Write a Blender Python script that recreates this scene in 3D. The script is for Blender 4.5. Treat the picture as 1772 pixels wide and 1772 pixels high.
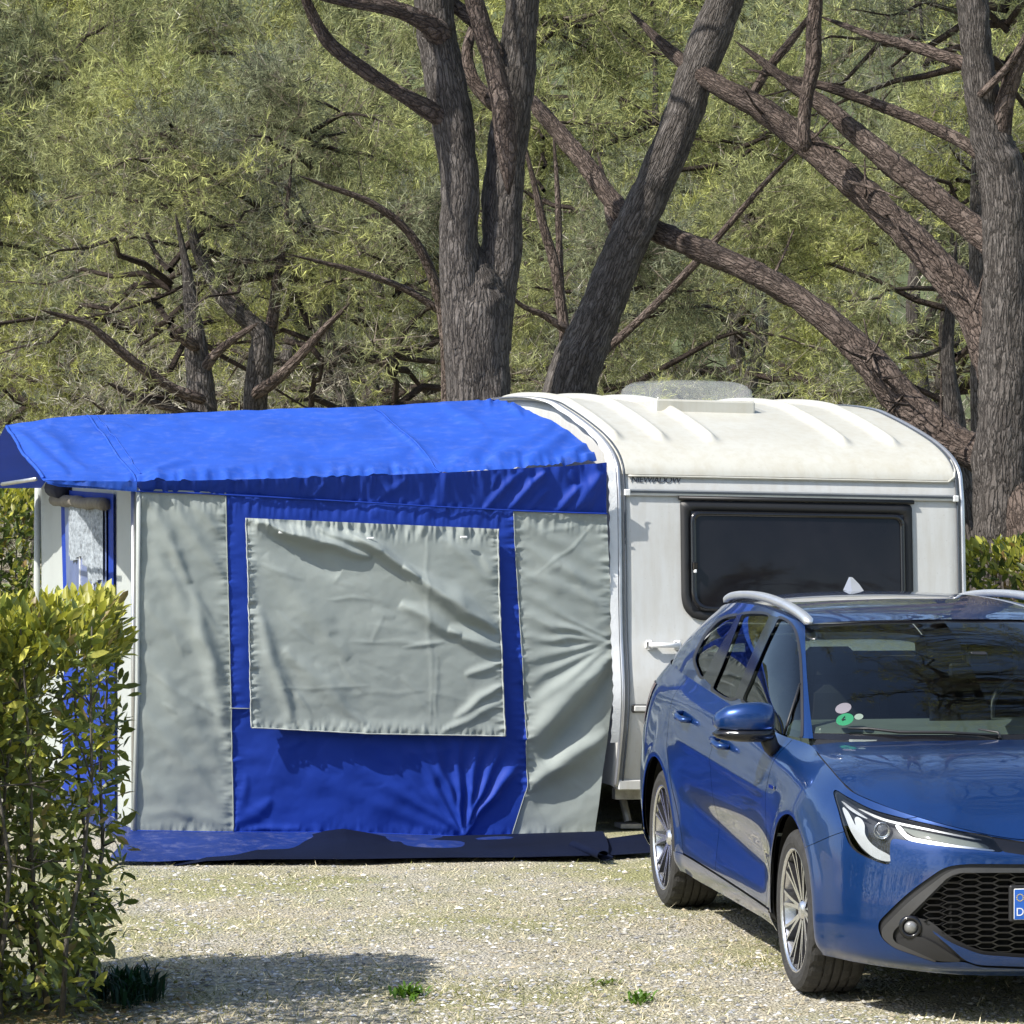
import bpy, bmesh, math, random
import numpy as np
from mathutils import Vector, Matrix

for o in list(bpy.data.objects):
    bpy.data.objects.remove(o, do_unlink=True)
SC = bpy.context.scene
COL = SC.collection
R = math.radians

# ------------------------------------------------------------------ camera
CF, CH, CP = 6400.0, 2.1328, 0.018503          # focal length in photo pixels, eye height, downward tilt
cam_d = bpy.data.cameras.new('camera')
cam = bpy.data.objects.new('camera', cam_d)
COL.objects.link(cam)
cam.location = (0, 0, CH)
cam.rotation_euler = (math.pi / 2 - CP, 0, 0)
cam_d.sensor_width = 36.0
cam_d.lens = 36.0 * CF / 1772.0
cam_d.clip_start = 0.5
cam_d.clip_end = 600.0
SC.camera = cam

# ------------------------------------------------------------------ world + sun
SUN_EL, SUN_AZ = R(46), R(54)      # azimuth measured from behind the camera towards the left
sun_vec = Vector((-math.sin(SUN_AZ) * math.cos(SUN_EL), -math.cos(SUN_AZ) * math.cos(SUN_EL), math.sin(SUN_EL)))
world = bpy.data.worlds.new('World')
SC.world = world
world.use_nodes = True
wn = world.node_tree
sky = wn.nodes.new('ShaderNodeTexSky')
sky.sky_type = 'NISHITA'
sky.sun_disc = False
sky.sun_elevation = SUN_EL
sky.sun_rotation = math.atan2(sun_vec.x, sun_vec.y)
sky.air_density = 1.0
sky.dust_density = 1.2
wn.links.new(sky.outputs[0], wn.nodes['Background'].inputs[0])
wn.nodes['Background'].inputs[1].default_value = 0.15
sun_d = bpy.data.lights.new('sun', 'SUN')
sun_d.energy = 4.8
sun_d.angle = R(0.53)
sun_d.color = (1.0, 0.955, 0.88)
sun = bpy.data.objects.new('sun', sun_d)
COL.objects.link(sun)
sun.location = (-20, -15, 30)
sun.rotation_euler = sun_vec.to_track_quat('Z', 'Y').to_euler()
SC.view_settings.view_transform = 'Standard'
SC.view_settings.look = 'None'
SC.view_settings.exposure = 0.58
SC.view_settings.gamma = 1.0
SC.view_settings.use_curve_mapping = False
SC.render.engine = 'CYCLES'
SC.cycles.max_bounces = 5
SC.cycles.diffuse_bounces = 2
SC.cycles.glossy_bounces = 3
SC.cycles.transmission_bounces = 4
SC.cycles.transparent_max_bounces = 10
SC.cycles.caustics_reflective = False
SC.cycles.caustics_refractive = False
SC.cycles.use_denoising = True
SC.cycles.use_adaptive_sampling = True
SC.cycles.adaptive_threshold = 0.02

# ------------------------------------------------------------------ geometry helpers
_c, _s = math.cos(CP), math.sin(CP)
def ray(px, py):
    a = (px - 886.0) / CF
    b = -(py - 886.0) / CF
    return Vector((a, _c + b * _s, -_s + b * _c))
def at(px, py, Y):
    d = ray(px, py)
    return Vector((0, 0, CH)) + d * (Y / d.y)
def on_plane(px, py, p0, n):
    d = ray(px, py)
    o = Vector((0, 0, CH))
    return o + d * ((Vector(p0) - o).dot(n) / d.dot(n))
def ground(px, py, z=0.0):
    return on_plane(px, py, (0, 0, z), Vector((0, 0, 1)))
def project(V):
    V = np.asarray(V, float)
    z = V[..., 2] - CH
    d = V[..., 1] * _c - z * _s
    u = V[..., 1] * _s + z * _c
    return np.stack([886 + CF * V[..., 0] / d, 886 - CF * u / d], -1)

def link(o, parent=None):
    COL.objects.link(o)
    if parent is not None:
        o.parent = parent
    return o
def tag(o, label=None, cat=None, group=None, kind=None):
    if label: o['label'] = label
    if cat: o['category'] = cat
    if group: o['group'] = group
    if kind: o['kind'] = kind
    return o
def empty(name, loc=(0, 0, 0), parent=None):
    o = bpy.data.objects.new(name, None)
    o.location = loc
    o.empty_display_size = 0.1
    return link(o, parent)
def mk(name, V, Fc, mat=None, parent=None, smooth=False, col=None):
    """one mesh object from vertices and faces (list of tuples or an int array of tris/quads)"""
    me = bpy.data.meshes.new(name)
    V = np.asarray(V, np.float32).reshape(-1, 3)
    if isinstance(Fc, np.ndarray):
        n, k = Fc.shape
        me.vertices.add(len(V)); me.vertices.foreach_set('co', V.ravel())
        me.loops.add(n * k); me.loops.foreach_set('vertex_index', Fc.astype(np.int32).ravel())
        me.polygons.add(n)
        me.polygons.foreach_set('loop_start', np.arange(0, n * k, k, dtype=np.int32))
        me.polygons.foreach_set('loop_total', np.full(n, k, np.int32))
        me.update(calc_edges=True)
    else:
        me.from_pydata(V.tolist(), [], Fc)
        me.update()
    if smooth:
        me.polygons.foreach_set('use_smooth', np.ones(len(me.polygons), bool))
    if col is not None:
        a = me.color_attributes.new('Col', 'FLOAT_COLOR', 'POINT')
        c = np.ones((len(V), 4), np.float32); c[:, :3] = col
        a.data.foreach_set('color', c.ravel())
    if mat is not None:
        me.materials.append(mat)
    return link(bpy.data.objects.new(name, me), parent)

class MB:
    """collects simple shapes for one mesh"""
    def __init__(s): s.v = []; s.f = []
    def add(s, v, f):
        b = len(s.v); s.v += [tuple(p) for p in v]; s.f += [tuple(i + b for i in q) for q in f]; return s
    def box(s, c, h, m=None, bev=0.0):
        x, y, z = h
        if bev <= 0:
            v = [(sx * x, sy * y, sz * z) for sx in (-1, 1) for sy in (-1, 1) for sz in (-1, 1)]
            f = [(0, 1, 3, 2), (4, 6, 7, 5), (0, 4, 5, 1), (2, 3, 7, 6), (0, 2, 6, 4), (1, 5, 7, 3)]
        else:
            b = min(bev, min(h) * .9); v = []; f = []
            idx = {}
            for sx in (-1, 1):
                for sy in (-1, 1):
                    for sz in (-1, 1):
                        for k in range(3):
                            p = [sx * x, sy * y, sz * z]
                            for j in range(3):
                                if j != k: p[j] -= (sx, sy, sz)[j] * b
                            idx[(sx, sy, sz, k)] = len(v); v.append(tuple(p))
            for k in range(3):
                i, j = [(1, 2), (2, 0), (0, 1)][k]
                for sg in (-1, 1):
                    q = []
                    for a, c2 in ((-1, -1), (1, -1), (1, 1), (-1, 1)):
                        t = [0, 0, 0]; t[k] = sg; t[i] = a; t[j] = c2
                        q.append(idx[(t[0], t[1], t[2], k)])
                    f.append(tuple(q if sg > 0 else q[::-1]))
            for k in range(3):
                i, j = [(1, 2), (2, 0), (0, 1)][k]
                for a in (-1, 1):
                    for b2 in (-1, 1):
                        def g(sg, kk):
                            t = [0, 0, 0]; t[k] = sg; t[i] = a; t[j] = b2
                            return idx[(t[0], t[1], t[2], kk)]
                        f.append((g(-1, i), g(1, i), g(1, j), g(-1, j)))
            for sx in (-1, 1):
                for sy in (-1, 1):
                    for sz in (-1, 1):
                        f.append(tuple(idx[(sx, sy, sz, k)] for k in range(3)))
        if m is None: m = Matrix.Identity(4)
        v = [Vector(c) + (m @ Vector(p)) for p in v]
        return s.add(v, f)
    def tube(s, pts, rad, n=8, cap=True):
        pts = [Vector(p) for p in pts]
        if not hasattr(rad, '__len__'): rad = [rad] * len(pts)
        v = []; f = []
        t0 = (pts[1] - pts[0]).normalized()
        up = Vector((0, 0, 1)) if abs(t0.z) < .9 else Vector((1, 0, 0))
        nx = t0.cross(up).normalized()
        for i, p in enumerate(pts):
            t = (pts[min(i + 1, len(pts) - 1)] - pts[max(i - 1, 0)]).normalized()
            nx = (nx - t * nx.dot(t)).normalized(); ny = t.cross(nx)
            for k in range(n):
                a = 2 * math.pi * k / n
                v.append(p + (nx * math.cos(a) + ny * math.sin(a)) * rad[i])
        for i in range(len(pts) - 1):
            for k in range(n):
                f.append((i * n + k, i * n + (k + 1) % n, (i + 1) * n + (k + 1) % n, (i + 1) * n + k))
        if cap:
            f.append(tuple(range(n))[::-1]); f.append(tuple((len(pts) - 1) * n + k for k in range(n)))
        return s.add(v, f)
    def build(s, name, mat, parent=None, smooth=False):
        return mk(name, s.v, s.f, mat, parent, smooth)

def cr(P, n):
    """Catmull-Rom through the rows of P, sampled at n points (uniform in index)"""
    P = np.asarray(P, float); m = len(P)
    t = np.linspace(0, m - 1, n); i = np.clip(t.astype(int), 0, m - 2); f = (t - i)[:, None]
    if P.ndim > 2: f = f.reshape((-1,) + (1,) * (P.ndim - 1))
    p0 = P[np.clip(i - 1, 0, m - 1)]; p1 = P[i]; p2 = P[i + 1]; p3 = P[np.clip(i + 2, 0, m - 1)]
    p0 = np.where((i == 0).reshape(f.shape), 2 * p1 - p2, p0)
    p3 = np.where((i == m - 2).reshape(f.shape), 2 * p2 - p1, p3)
    return .5 * (2 * p1 + (p2 - p0) * f + (2 * p0 - 5 * p1 + 4 * p2 - p3) * f ** 2 + (3 * p1 - p0 - 3 * p2 + p3) * f ** 3)
def smooth_poly(pts, per=6):
    P = np.asarray(pts, float); n = len(P)
    Q = np.vstack([P[-1:], P, P[:2]]); out = []
    for i in range(1, n + 1):
        p0, p1, p2, p3 = Q[i - 1], Q[i], Q[i + 1], Q[(i + 2)] if i + 2 < len(Q) else Q[-1]
        for k in range(per):
            f = k / per
            out.append(.5 * (2 * p1 + (p2 - p0) * f + (2 * p0 - 5 * p1 + 4 * p2 - p3) * f ** 2 + (3 * p1 - p0 - 3 * p2 + p3) * f ** 3))
    return np.array(out)
def round_poly(pts, r, n=5):
    """polygon with rounded corners"""
    P = [np.asarray(p, float) for p in pts]; out = []
    for i, p in enumerate(P):
        a = P[i - 1] - p; b = P[(i + 1) % len(P)] - p
        ra = r[i] if hasattr(r, '__len__') else r
        d = min(ra, np.linalg.norm(a) * .48, np.linalg.norm(b) * .48)
        pa = p + a / np.linalg.norm(a) * d; pb = p + b / np.linalg.norm(b) * d
        for k in range(n + 1):
            t = k / n
            out.append((1 - t) ** 2 * pa + 2 * t * (1 - t) * p + t * t * pb)
    return np.array(out)
def sdist(Q, poly):
    """signed distance of points Q (n,2) to a polygon, positive inside"""
    Q = np.asarray(Q, float); poly = np.asarray(poly, float)
    dmin = np.full(len(Q), 1e18); ins = np.zeros(len(Q), bool)
    for i in range(len(poly)):
        a = poly[i]; b = poly[(i + 1) % len(poly)]; ab = b - a
        L = (ab ** 2).sum() + 1e-12
        t = np.clip(((Q - a) @ ab) / L, 0, 1)
        d = ((Q - (a + t[:, None] * ab)) ** 2).sum(1)
        dmin = np.minimum(dmin, d)
        c = (a[1] > Q[:, 1]) != (b[1] > Q[:, 1])
        with np.errstate(divide='ignore', invalid='ignore'):
            xi = (b[0] - a[0]) * (Q[:, 1] - a[1]) / (b[1] - a[1] + 1e-15) + a[0]
        ins ^= c & (Q[:, 0] < xi)
    d = np.sqrt(dmin)
    return np.where(ins, d, -d)
def grid_tris(nu, nv):
    i = np.arange(nu - 1)[:, None] * nv + np.arange(nv - 1)[None]
    i = i.ravel()
    return np.vstack([np.stack([i, i + nv, i + nv + 1], 1), np.stack([i, i + nv + 1, i + 1], 1)])
def grid_quads(nu, nv):
    i = (np.arange(nu - 1)[:, None] * nv + np.arange(nv - 1)[None]).ravel()
    return np.stack([i, i + nv, i + nv + 1, i + 1], 1)
def clip(V, T, field, extra=()):
    """keep the part of a triangle mesh where field >= 0 (cutting triangles); extra: per-vertex arrays to carry along"""
    f = np.asarray(field, float); f = np.where(np.abs(f) < 1e-9, 1e-9, f)
    pos = f > 0; k = pos[T].sum(1)
    keep = [tuple(t) for t in T[k == 3].tolist()]
    V = list(map(tuple, np.asarray(V, float))); ex = [list(map(tuple, np.asarray(e, float).reshape(len(f), -1))) for e in extra]
    cache = {}
    def cut(a, b):
        key = (a, b) if a < b else (b, a)
        if key not in cache:
            t = f[a] / (f[a] - f[b])
            cache[key] = len(V)
            V.append(tuple(V[a][j] + t * (V[b][j] - V[a][j]) for j in range(3)))
            for e in ex: e.append(tuple(p + t * (q - p) for p, q in zip(e[a], e[b])))
        return cache[key]
    for t in T[(k > 0) & (k < 3)].tolist():
        p = [pos[i] for i in t]
        if sum(p) == 1:
            i = p.index(True); a, b, c = t[i], t[(i + 1) % 3], t[(i + 2) % 3]
            keep.append((a, cut(a, b), cut(a, c)))
        else:
            i = p.index(False); a, b, c = t[i], t[(i + 1) % 3], t[(i + 2) % 3]
            ab, ac = cut(a, b), cut(a, c)
            keep.append((ab, b, c)); keep.append((ab, c, ac))
    T2 = np.array(keep, int).reshape(-1, 3)
    used, inv = np.unique(T2, return_inverse=True)
    V = np.array(V)[used] if len(used) else np.zeros((0, 3))
    return V, inv.reshape(-1, 3), [np.array(e)[used] if len(used) else np.zeros((0, 1)) for e in ex]
def vnormals(V, T):
    n = np.cross(V[T[:, 1]] - V[T[:, 0]], V[T[:, 2]] - V[T[:, 0]])
    N = np.zeros_like(V)
    for k in range(3): np.add.at(N, T[:, k], n)
    return N / (np.linalg.norm(N, axis=1)[:, None] + 1e-12)

# value noise in numpy
def vnoise(P, seed=0):
    P = np.asarray(P, float); d = P.shape[-1]
    i = np.floor(P).astype(np.int64); f = P - i; f = f * f * (3 - 2 * f)
    out = 0
    for c in range(1 << d):
        h = np.full(P.shape[:-1], seed * 1013 + 77, np.int64); w = 1.0
        for k in range(d):
            b = (c >> k) & 1
            h = (h * 374761393 + (i[..., k] + b) * 668265263) & 0x7fffffff
            h = ((h ^ (h >> 13)) * 1274126177) & 0x7fffffff
            w = w * (f[..., k] if b else 1 - f[..., k])
        out = out + w * ((h & 0xffff) / 65535.0)
    return out * 2 - 1

# ------------------------------------------------------------------ materials
MATS = {}
def new_mat(name):
    m = bpy.data.materials.new(name); m.use_nodes = True
    MATS[name] = m
    return m, m.node_tree.nodes, m.node_tree.links, m.node_tree.nodes['Principled BSDF']
def tex_noise(N, L, scale, detail=4, rough=.55, vec=None, dist=0):
    t = N.new('ShaderNodeTexNoise'); t.inputs['Scale'].default_value = scale
    t.inputs['Detail'].default_value = detail; t.inputs['Roughness'].default_value = rough
    t.inputs['Distortion'].default_value = dist
    if vec is not None: L.new(vec, t.inputs['Vector'])
    return t
def ramp(N, L, fac, stops):
    r = N.new('ShaderNodeValToRGB'); e = r.color_ramp.elements
    while len(e) < len(stops): e.new(.5)
    for q, (p, c) in zip(e, stops):
        q.position = p; q.color = (*c, 1) if len(c) == 3 else c
    L.new(fac, r.inputs[0]); return r
def coords(N, L, kind='Object', scale=None):
    t = N.new('ShaderNodeTexCoord'); v = t.outputs[kind]
    if scale:
        m = N.new('ShaderNodeMapping'); m.inputs['Scale'].default_value = scale
        L.new(v, m.inputs['Vector']); v = m.outputs[0]
    return v
def mixc(N, L, fac, a, b, mode='MIX'):
    m = N.new('ShaderNodeMix'); m.data_type = 'RGBA'; m.blend_type = mode
    for s, x in ((m.inputs[0], fac), (m.inputs[6], a), (m.inputs[7], b)):
        if isinstance(x, (int, float)): s.default_value = x
        elif isinstance(x, tuple): s.default_value = (*x, 1)
        else: L.new(x, s)
    return m.outputs[2]
def bump(N, L, h, strength, dist, bs):
    b = N.new('ShaderNodeBump'); b.inputs['Strength'].default_value = strength; b.inputs['Distance'].default_value = dist
    L.new(h, b.inputs['Height']); L.new(b.outputs[0], bs.inputs['Normal']); return b
def simple(name, col, rough=.5, metal=0.0, var=.12, scale=6.0, spec=None, coat=0.0, bmp=0.0, bscale=60.0):
    """base colour with a little procedural variation and relief"""
    m, N, L, b = new_mat(name)
    v = coords(N, L)
    n = tex_noise(N, L, scale, 5, .6, v)
    lo = tuple(c * (1 - var) for c in col); hi = tuple(min(1, c * (1 + var)) for c in col)
    L.new(ramp(N, L, n.outputs[0], [(.3, lo), (.7, hi)]).outputs[0], b.inputs['Base Color'])
    b.inputs['Roughness'].default_value = rough; b.inputs['Metallic'].default_value = metal
    if spec is not None: b.inputs['Specular IOR Level'].default_value = spec
    b.inputs['Coat Weight'].default_value = coat
    if bmp:
        n2 = tex_noise(N, L, bscale, 3, .5, v); bump(N, L, n2.outputs[0], bmp, .01, b)
    return m
# ================================================================== parked car
def car_mats():
    m, N, L, b = new_mat('car_paint')
    v = coords(N, L)
    n = tex_noise(N, L, 900, 2, .5, v)
    L.new(ramp(N, L, n.outputs[0], [(.35, (.0025, .028, .130)), (.65, (.005, .046, .195))]).outputs[0], b.inputs['Base Color'])
    b.inputs['Metallic'].default_value = .55
    b.inputs['Roughness'].default_value = .30
    b.inputs['Coat Weight'].default_value = 1.0
    d = tex_noise(N, L, 2.2, 6, .65, v)
    L.new(ramp(N, L, d.outputs[0], [(.35, (.0, .0, .0)), (.8, (.025, .025, .025))]).outputs[0], b.inputs['Coat Roughness'])
    def glass(name, tint, gl=.02):
        m = bpy.data.materials.new(name); m.use_nodes = True; MATS[name] = m
        N, L = m.node_tree.nodes, m.node_tree.links
        N.remove(N['Principled BSDF'])
        tr = N.new('ShaderNodeBsdfTransparent'); tr.inputs[0].default_value = (*tint, 1)
        g = N.new('ShaderNodeBsdfGlossy'); g.inputs['Roughness'].default_value = gl
        fr = N.new('ShaderNodeFresnel'); fr.inputs[0].default_value = 1.6
        n = tex_noise(N, L, 3.0, 5, .7, coords(N, L))
        L.new(ramp(N, L, n.outputs[0], [(.3, (.85, .85, .85)), (.7, (1, 1, 1))]).outputs[0], g.inputs[0])
        mx = N.new('ShaderNodeMixShader')
        L.new(fr.outputs[0], mx.inputs[0]); L.new(tr.outputs[0], mx.inputs[1]); L.new(g.outputs[0], mx.inputs[2])
        L.new(mx.outputs[0], N['Material Output'].inputs[0])
    glass('windscreen_glass', (.55, .62, .58))
    glass('tinted_glass', (.38, .44, .40))
    glass('clear_lens', (.93, .95, .96), .03)
    simple('black_plastic', (.018, .018, .02), .45, bmp=.05, bscale=300)
    simple('gloss_black', (.008, .008, .01), .16, spec=.6)
    simple('under_black', (.008, .008, .008), .9)
    simple('seat_fabric', (.02, .02, .022), .85, bmp=.1, bscale=400)
    simple('dash_grey', (.16, .18, .165), .8)
    simple('tyre_rubber', (.028, .027, .026), .82, var=.35, scale=25, bmp=.25, bscale=180)
    simple('machined_alloy', (.72, .72, .74), .24, .9, var=.05)
    simple('dark_alloy', (.03, .03, .034), .35, .5)
    simple('marker_glass', (.22, .22, .22), .12, .3, var=.2, scale=60, coat=.6)
    simple('chrome', (.82, .83, .85), .1, 1.0, var=.03)
    simple('satin_silver', (.72, .73, .74), .34, .75, var=.05)
    simple('satin_dark', (.09, .09, .095), .28, .6, var=.1)
    simple('reflector_silver', (.75, .77, .8), .22, .6, var=.06)
    simple('headlamp_dark', (.035, .037, .042), .3, .2)
    simple('drl_white', (.46, .48, .50), .3)
    simple('plate_white', (.78, .78, .76), .4)
    simple('plate_blue', (.02, .12, .52), .35)
    simple('star_yellow', (.75, .55, .05), .5)
    simple('sticker_green', (.08, .55, .28), .5)
    simple('sticker_pink', (.75, .55, .72), .5)
    simple('sticker_white', (.8, .82, .8), .5)
    simple('lamp_red', (.12, .006, .008), .15, coat=.8)
car_mats()
M = MATS

CX0, CY0, CYAW = 1.96336, 14.50038, 0.149440
CAR = empty('parked_car', (CX0, CY0, 0))
CAR.rotation_euler = (0, 0, CYAW - math.pi / 2)
tag(CAR, 'metallic blue estate car with silver roof rails parked in front of the caravan', 'car')
_F = np.array([math.sin(CYAW), -math.cos(CYAW)]); _Lf = np.array([math.cos(CYAW), math.sin(CYAW)])
def car_world(V):
    V = np.asarray(V, float)
    w = np.array([CX0, CY0]) + V[..., :1] * _F + V[..., 1:2] * _Lf
    return np.concatenate([w, V[..., 2:3]], -1)
def car_px(V): return project(car_world(V))
def car_front(px, py, xc):
    d = ray(px, py); d2 = np.array([d.x, d.y])
    t = (xc + np.array([CX0, CY0]) @ _F) / (d2 @ _F)
    P = np.array([0, 0, CH]) + t * np.array(d); q = P[:2] - np.array([CX0, CY0])
    return np.array([q @ _F, q @ _Lf, P[2]])

def crt(P, t):
    P = np.asarray(P, float); m = len(P)
    i = np.clip(t.astype(int), 0, m - 2); f = (t - i).reshape((-1,) + (1,) * (P.ndim - 1))
    p1 = P[i]; p2 = P[i + 1]; p0 = P[np.clip(i - 1, 0, m - 1)]; p3 = P[np.clip(i + 2, 0, m - 1)]
    z = (i == 0).reshape(f.shape); p0 = np.where(z, 2 * p1 - p2, p0)
    z = (i == m - 2).reshape(f.shape); p3 = np.where(z, 2 * p2 - p1, p3)
    return .5 * (2 * p1 + (p2 - p0) * f + (2 * p0 - 5 * p1 + 4 * p2 - p3) * f ** 2 + (3 * p1 - p0 - 3 * p2 + p3) * f ** 3)
def seg_t(counts): 
    t = [np.linspace(i, i + 1, c, endpoint=False) for i, c in enumerate(counts)]
    return np.concatenate(t + [[len(counts)]])

# ---- lower body: columns run round the plan outline from nose to tail, rows run from sill to shoulder: (x, half width, z)
Zs = [(.17, .21, .30, .40, .50, .585, .64)]
A = [
 [(.84,0,.165),(.90,0,.205),(.925,0,.30),(.932,0,.40),(.935,0,.50),(.932,0,.58),(.922,0,.63),(.885,0,.664)],
 [(.83,.25,.165),(.89,.25,.205),(.915,.25,.30),(.922,.25,.40),(.925,.25,.50),(.92,.25,.58),(.908,.25,.635),(.865,.25,.675)],
 [(.785,.47,.17),(.845,.475,.21),(.87,.48,.30),(.875,.48,.40),(.872,.48,.50),(.865,.48,.585),(.845,.48,.66),(.795,.48,.722)],
 [(.67,.65,.18),(.725,.665,.22),(.75,.67,.30),(.752,.67,.40),(.74,.67,.50),(.728,.665,.595),(.70,.655,.69),(.645,.635,.766)],
 [(.52,.765,.185),(.565,.79,.23),(.58,.805,.31),(.575,.808,.41),(.56,.805,.51),(.54,.80,.615),(.51,.785,.725),(.45,.745,.812)],
 [(.36,.83,.19),(.38,.86,.24),(.385,.872,.32),(.38,.873,.42),(.37,.87,.52),(.36,.862,.635),(.34,.835,.755),(.30,.765,.848)],
 [(.15,.85,.19),(.15,.878,.25),(.15,.888,.34),(.15,.89,.45),(.15,.888,.56),(.15,.882,.67),(.15,.852,.79),(.15,.768,.878)],
 [(-.1,.85,.19),(-.1,.88,.25),(-.1,.89,.34),(-.1,.892,.45),(-.1,.89,.57),(-.1,.883,.69),(-.09,.85,.82),(-.08,.757,.908)],
 [(-.33,.845,.19),(-.33,.872,.25),(-.33,.878,.34),(-.33,.88,.45),(-.33,.88,.57),(-.33,.878,.70),(-.32,.845,.845),(-.30,.742,.934)],
 [(-.65,.842,.2),(-.65,.866,.26),(-.65,.864,.36),(-.65,.866,.48),(-.65,.874,.60),(-.65,.88,.735),(-.65,.852,.865),(-.62,.79,.952)],
 [(-1.1,.842,.2),(-1.1,.864,.265),(-1.1,.86,.37),(-1.1,.865,.50),(-1.1,.879,.63),(-1.1,.885,.765),(-1.1,.853,.90),(-1.1,.80,.982)],
 [(-1.6,.844,.2),(-1.6,.866,.265),(-1.6,.862,.37),(-1.6,.867,.50),(-1.6,.882,.64),(-1.6,.888,.79),(-1.6,.855,.925),(-1.6,.80,1.012)],
 [(-2.05,.848,.2),(-2.05,.87,.265),(-2.05,.87,.37),(-2.05,.875,.50),(-2.05,.886,.64),(-2.05,.892,.80),(-2.05,.862,.95),(-2.05,.797,1.038)],
 [(-2.45,.85,.21),(-2.45,.88,.27),(-2.45,.888,.38),(-2.45,.893,.50),(-2.45,.897,.63),(-2.45,.894,.79),(-2.45,.866,.96),(-2.45,.79,1.06)],
 [(-2.8,.85,.22),(-2.8,.88,.28),(-2.8,.893,.38),(-2.8,.898,.50),(-2.8,.9,.63),(-2.8,.893,.79),(-2.8,.86,.965),(-2.8,.775,1.076)],
 [(-3.15,.83,.23),(-3.15,.866,.29),(-3.15,.882,.39),(-3.15,.886,.51),(-3.15,.885,.64),(-3.15,.875,.80),(-3.15,.835,.975),(-3.15,.75,1.09)],
 [(-3.40,.77,.24),(-3.41,.81,.30),(-3.42,.828,.40),(-3.43,.832,.52),(-3.42,.828,.65),(-3.40,.81,.80),(-3.37,.775,.98),(-3.34,.70,1.10)],
 [(-3.5,.61,.25),(-3.57,.64,.31),(-3.61,.65,.40),(-3.62,.65,.52),(-3.59,.65,.65),(-3.55,.64,.80),(-3.51,.62,.98),(-3.44,.59,1.10)],
 [(-3.58,.3,.25),(-3.65,.31,.31),(-3.68,.31,.40),(-3.69,.31,.52),(-3.66,.31,.65),(-3.60,.3,.80),(-3.56,.3,.98),(-3.49,.29,1.10)],
 [(-3.6,0,.25),(-3.67,0,.31),(-3.70,0,.40),(-3.71,0,.52),(-3.67,0,.65),(-3.62,0,.80),(-3.58,0,.98),(-3.51,0,1.10)],
]
A = np.array(A)
tu = seg_t([30, 30, 30, 28, 26, 26, 26, 24, 22, 22, 22, 22, 20, 20, 18, 10, 8, 6, 6]); tv = seg_t([10, 10, 12, 12, 12, 14, 16])
GA = crt(A, tu); GA = crt(GA.transpose(1, 0, 2), tv).transpose(1, 0, 2)
nu, nv = GA.shape[:2]
AV = GA.reshape(-1, 3).copy()
for xa in (0.0, -2.70):                      # flared wheel arches
    r = np.hypot(AV[:, 0] - xa, AV[:, 2] - .318)
    AV[:, 1] += .013 * np.exp(-((r - .385) / .05) ** 2) * (AV[:, 1] > .7)
# body-side sculpting: lower door hollow and a rising crease
_door = np.clip((-.35 - AV[:, 0]) / .3, 0, 1) * np.clip((AV[:, 0] + 2.35) / .3, 0, 1)
_zc = .42 + .06 * (-AV[:, 0] - .4)
AV[:, 1] -= .016 * _door * np.exp(-((AV[:, 2] - _zc) / .085) ** 2)
AV[:, 1] += .006 * _door * np.exp(-((AV[:, 2] - (.735 - .045 * (AV[:, 0] + .6))) / .022) ** 2)
AV[:, 1] *= -1                                # the side seen in the photograph is the car's right
AT = grid_tris(nu, nv)[:, ::-1].copy()
AN = vnormals(AV, AT)
APX = car_px(AV)

def emit(name, V, T, mat, parent=None, mirror='both', smooth=True):
    """mirror: 'both' = one object holding both halves, 'pair' = two objects, None = this half only"""
    parent = CAR if parent is None else parent
    V = np.asarray(V, float)
    if mirror == 'both':
        V2 = V * [1, -1, 1]
        W = np.vstack([V, V2]); T2 = np.vstack([T, T[:, ::-1] + len(V)])
        key = np.round(W, 5); u, inv = np.unique(key, axis=0, return_inverse=True)
        T2 = inv.reshape(-1)[T2]
        return mk(name, u, T2[(T2[:, 0] != T2[:, 1]) & (T2[:, 1] != T2[:, 2]) & (T2[:, 0] != T2[:, 2])], M[mat], parent, smooth)
    a = mk(name, V, T, M[mat], parent, smooth)
    if mirror == 'pair':
        b = mk(name, V * [1, -1, 1], T[:, ::-1].copy(), M[mat], parent, smooth)
        return a, b
    return a
def sub(fields, V=None, T=None, N=None, off=0.0):
    """the piece of the lower body where every field is positive, moved along the normal"""
    V = AV if V is None else V; T = AT if T is None else T; N = AN if N is None else N
    fs = [np.asarray(f, float).reshape(-1, 1) for f in fields]
    k = 0
    while k < len(fs):
        V, T, ex = clip(V, T, fs[k][:, 0], [N] + fs)
        N, fs = ex[0], ex[1:]
        k += 1
    return V + N * off, T
Z = lambda zx, zy, ox, oy, s: (ox + zx * s, oy + zy * s)
z2 = lambda pts: [Z(a, b, 1400, 1340, .20993) for a, b in pts]       # from an enlarged view of the nose
z3 = lambda pts: [Z(a, b, 1100, 1000, .19752) for a, b in pts]       # from an enlarged view of the side glass

HL = smooth_poly(z2([(205,135),(245,300),(280,430),(330,565),(400,640),(520,700),(655,738),(662,650),(668,560),(700,528),(800,540),(1000,575),(1250,605),(1430,622),(1590,634),(1540,560),(1480,508),(1250,470),(1050,425),(850,380),(680,338),(540,298),(430,250),(310,185)]), 4)
STRIP = np.array(z2([(1500,512),(1620,532),(1800,562),(2600,640),(2600,760),(1800,668),(1604,638),(1550,565)]))
GR_OUT = round_poly(z2([(2600,745),(1300,738),(1120,760),(800,985),(560,1225),(588,1345),(690,1430),(1045,1552),(1280,1545),(1400,1590),(2600,1640)]), [20,60,90,60,70,30,60,10,10,20,20])
GR_IN = round_poly(z2([(2600,812),(1260,812),(1175,850),(1020,990),(870,1150),(840,1180),(980,1200),(1150,1340),(1290,1410),(1420,1462),(1800,1490),(2600,1500)]), 20)
half_r = (AV[:, 1] <= 1e-6)
_nose = AV[:, 0] > .1
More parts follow.
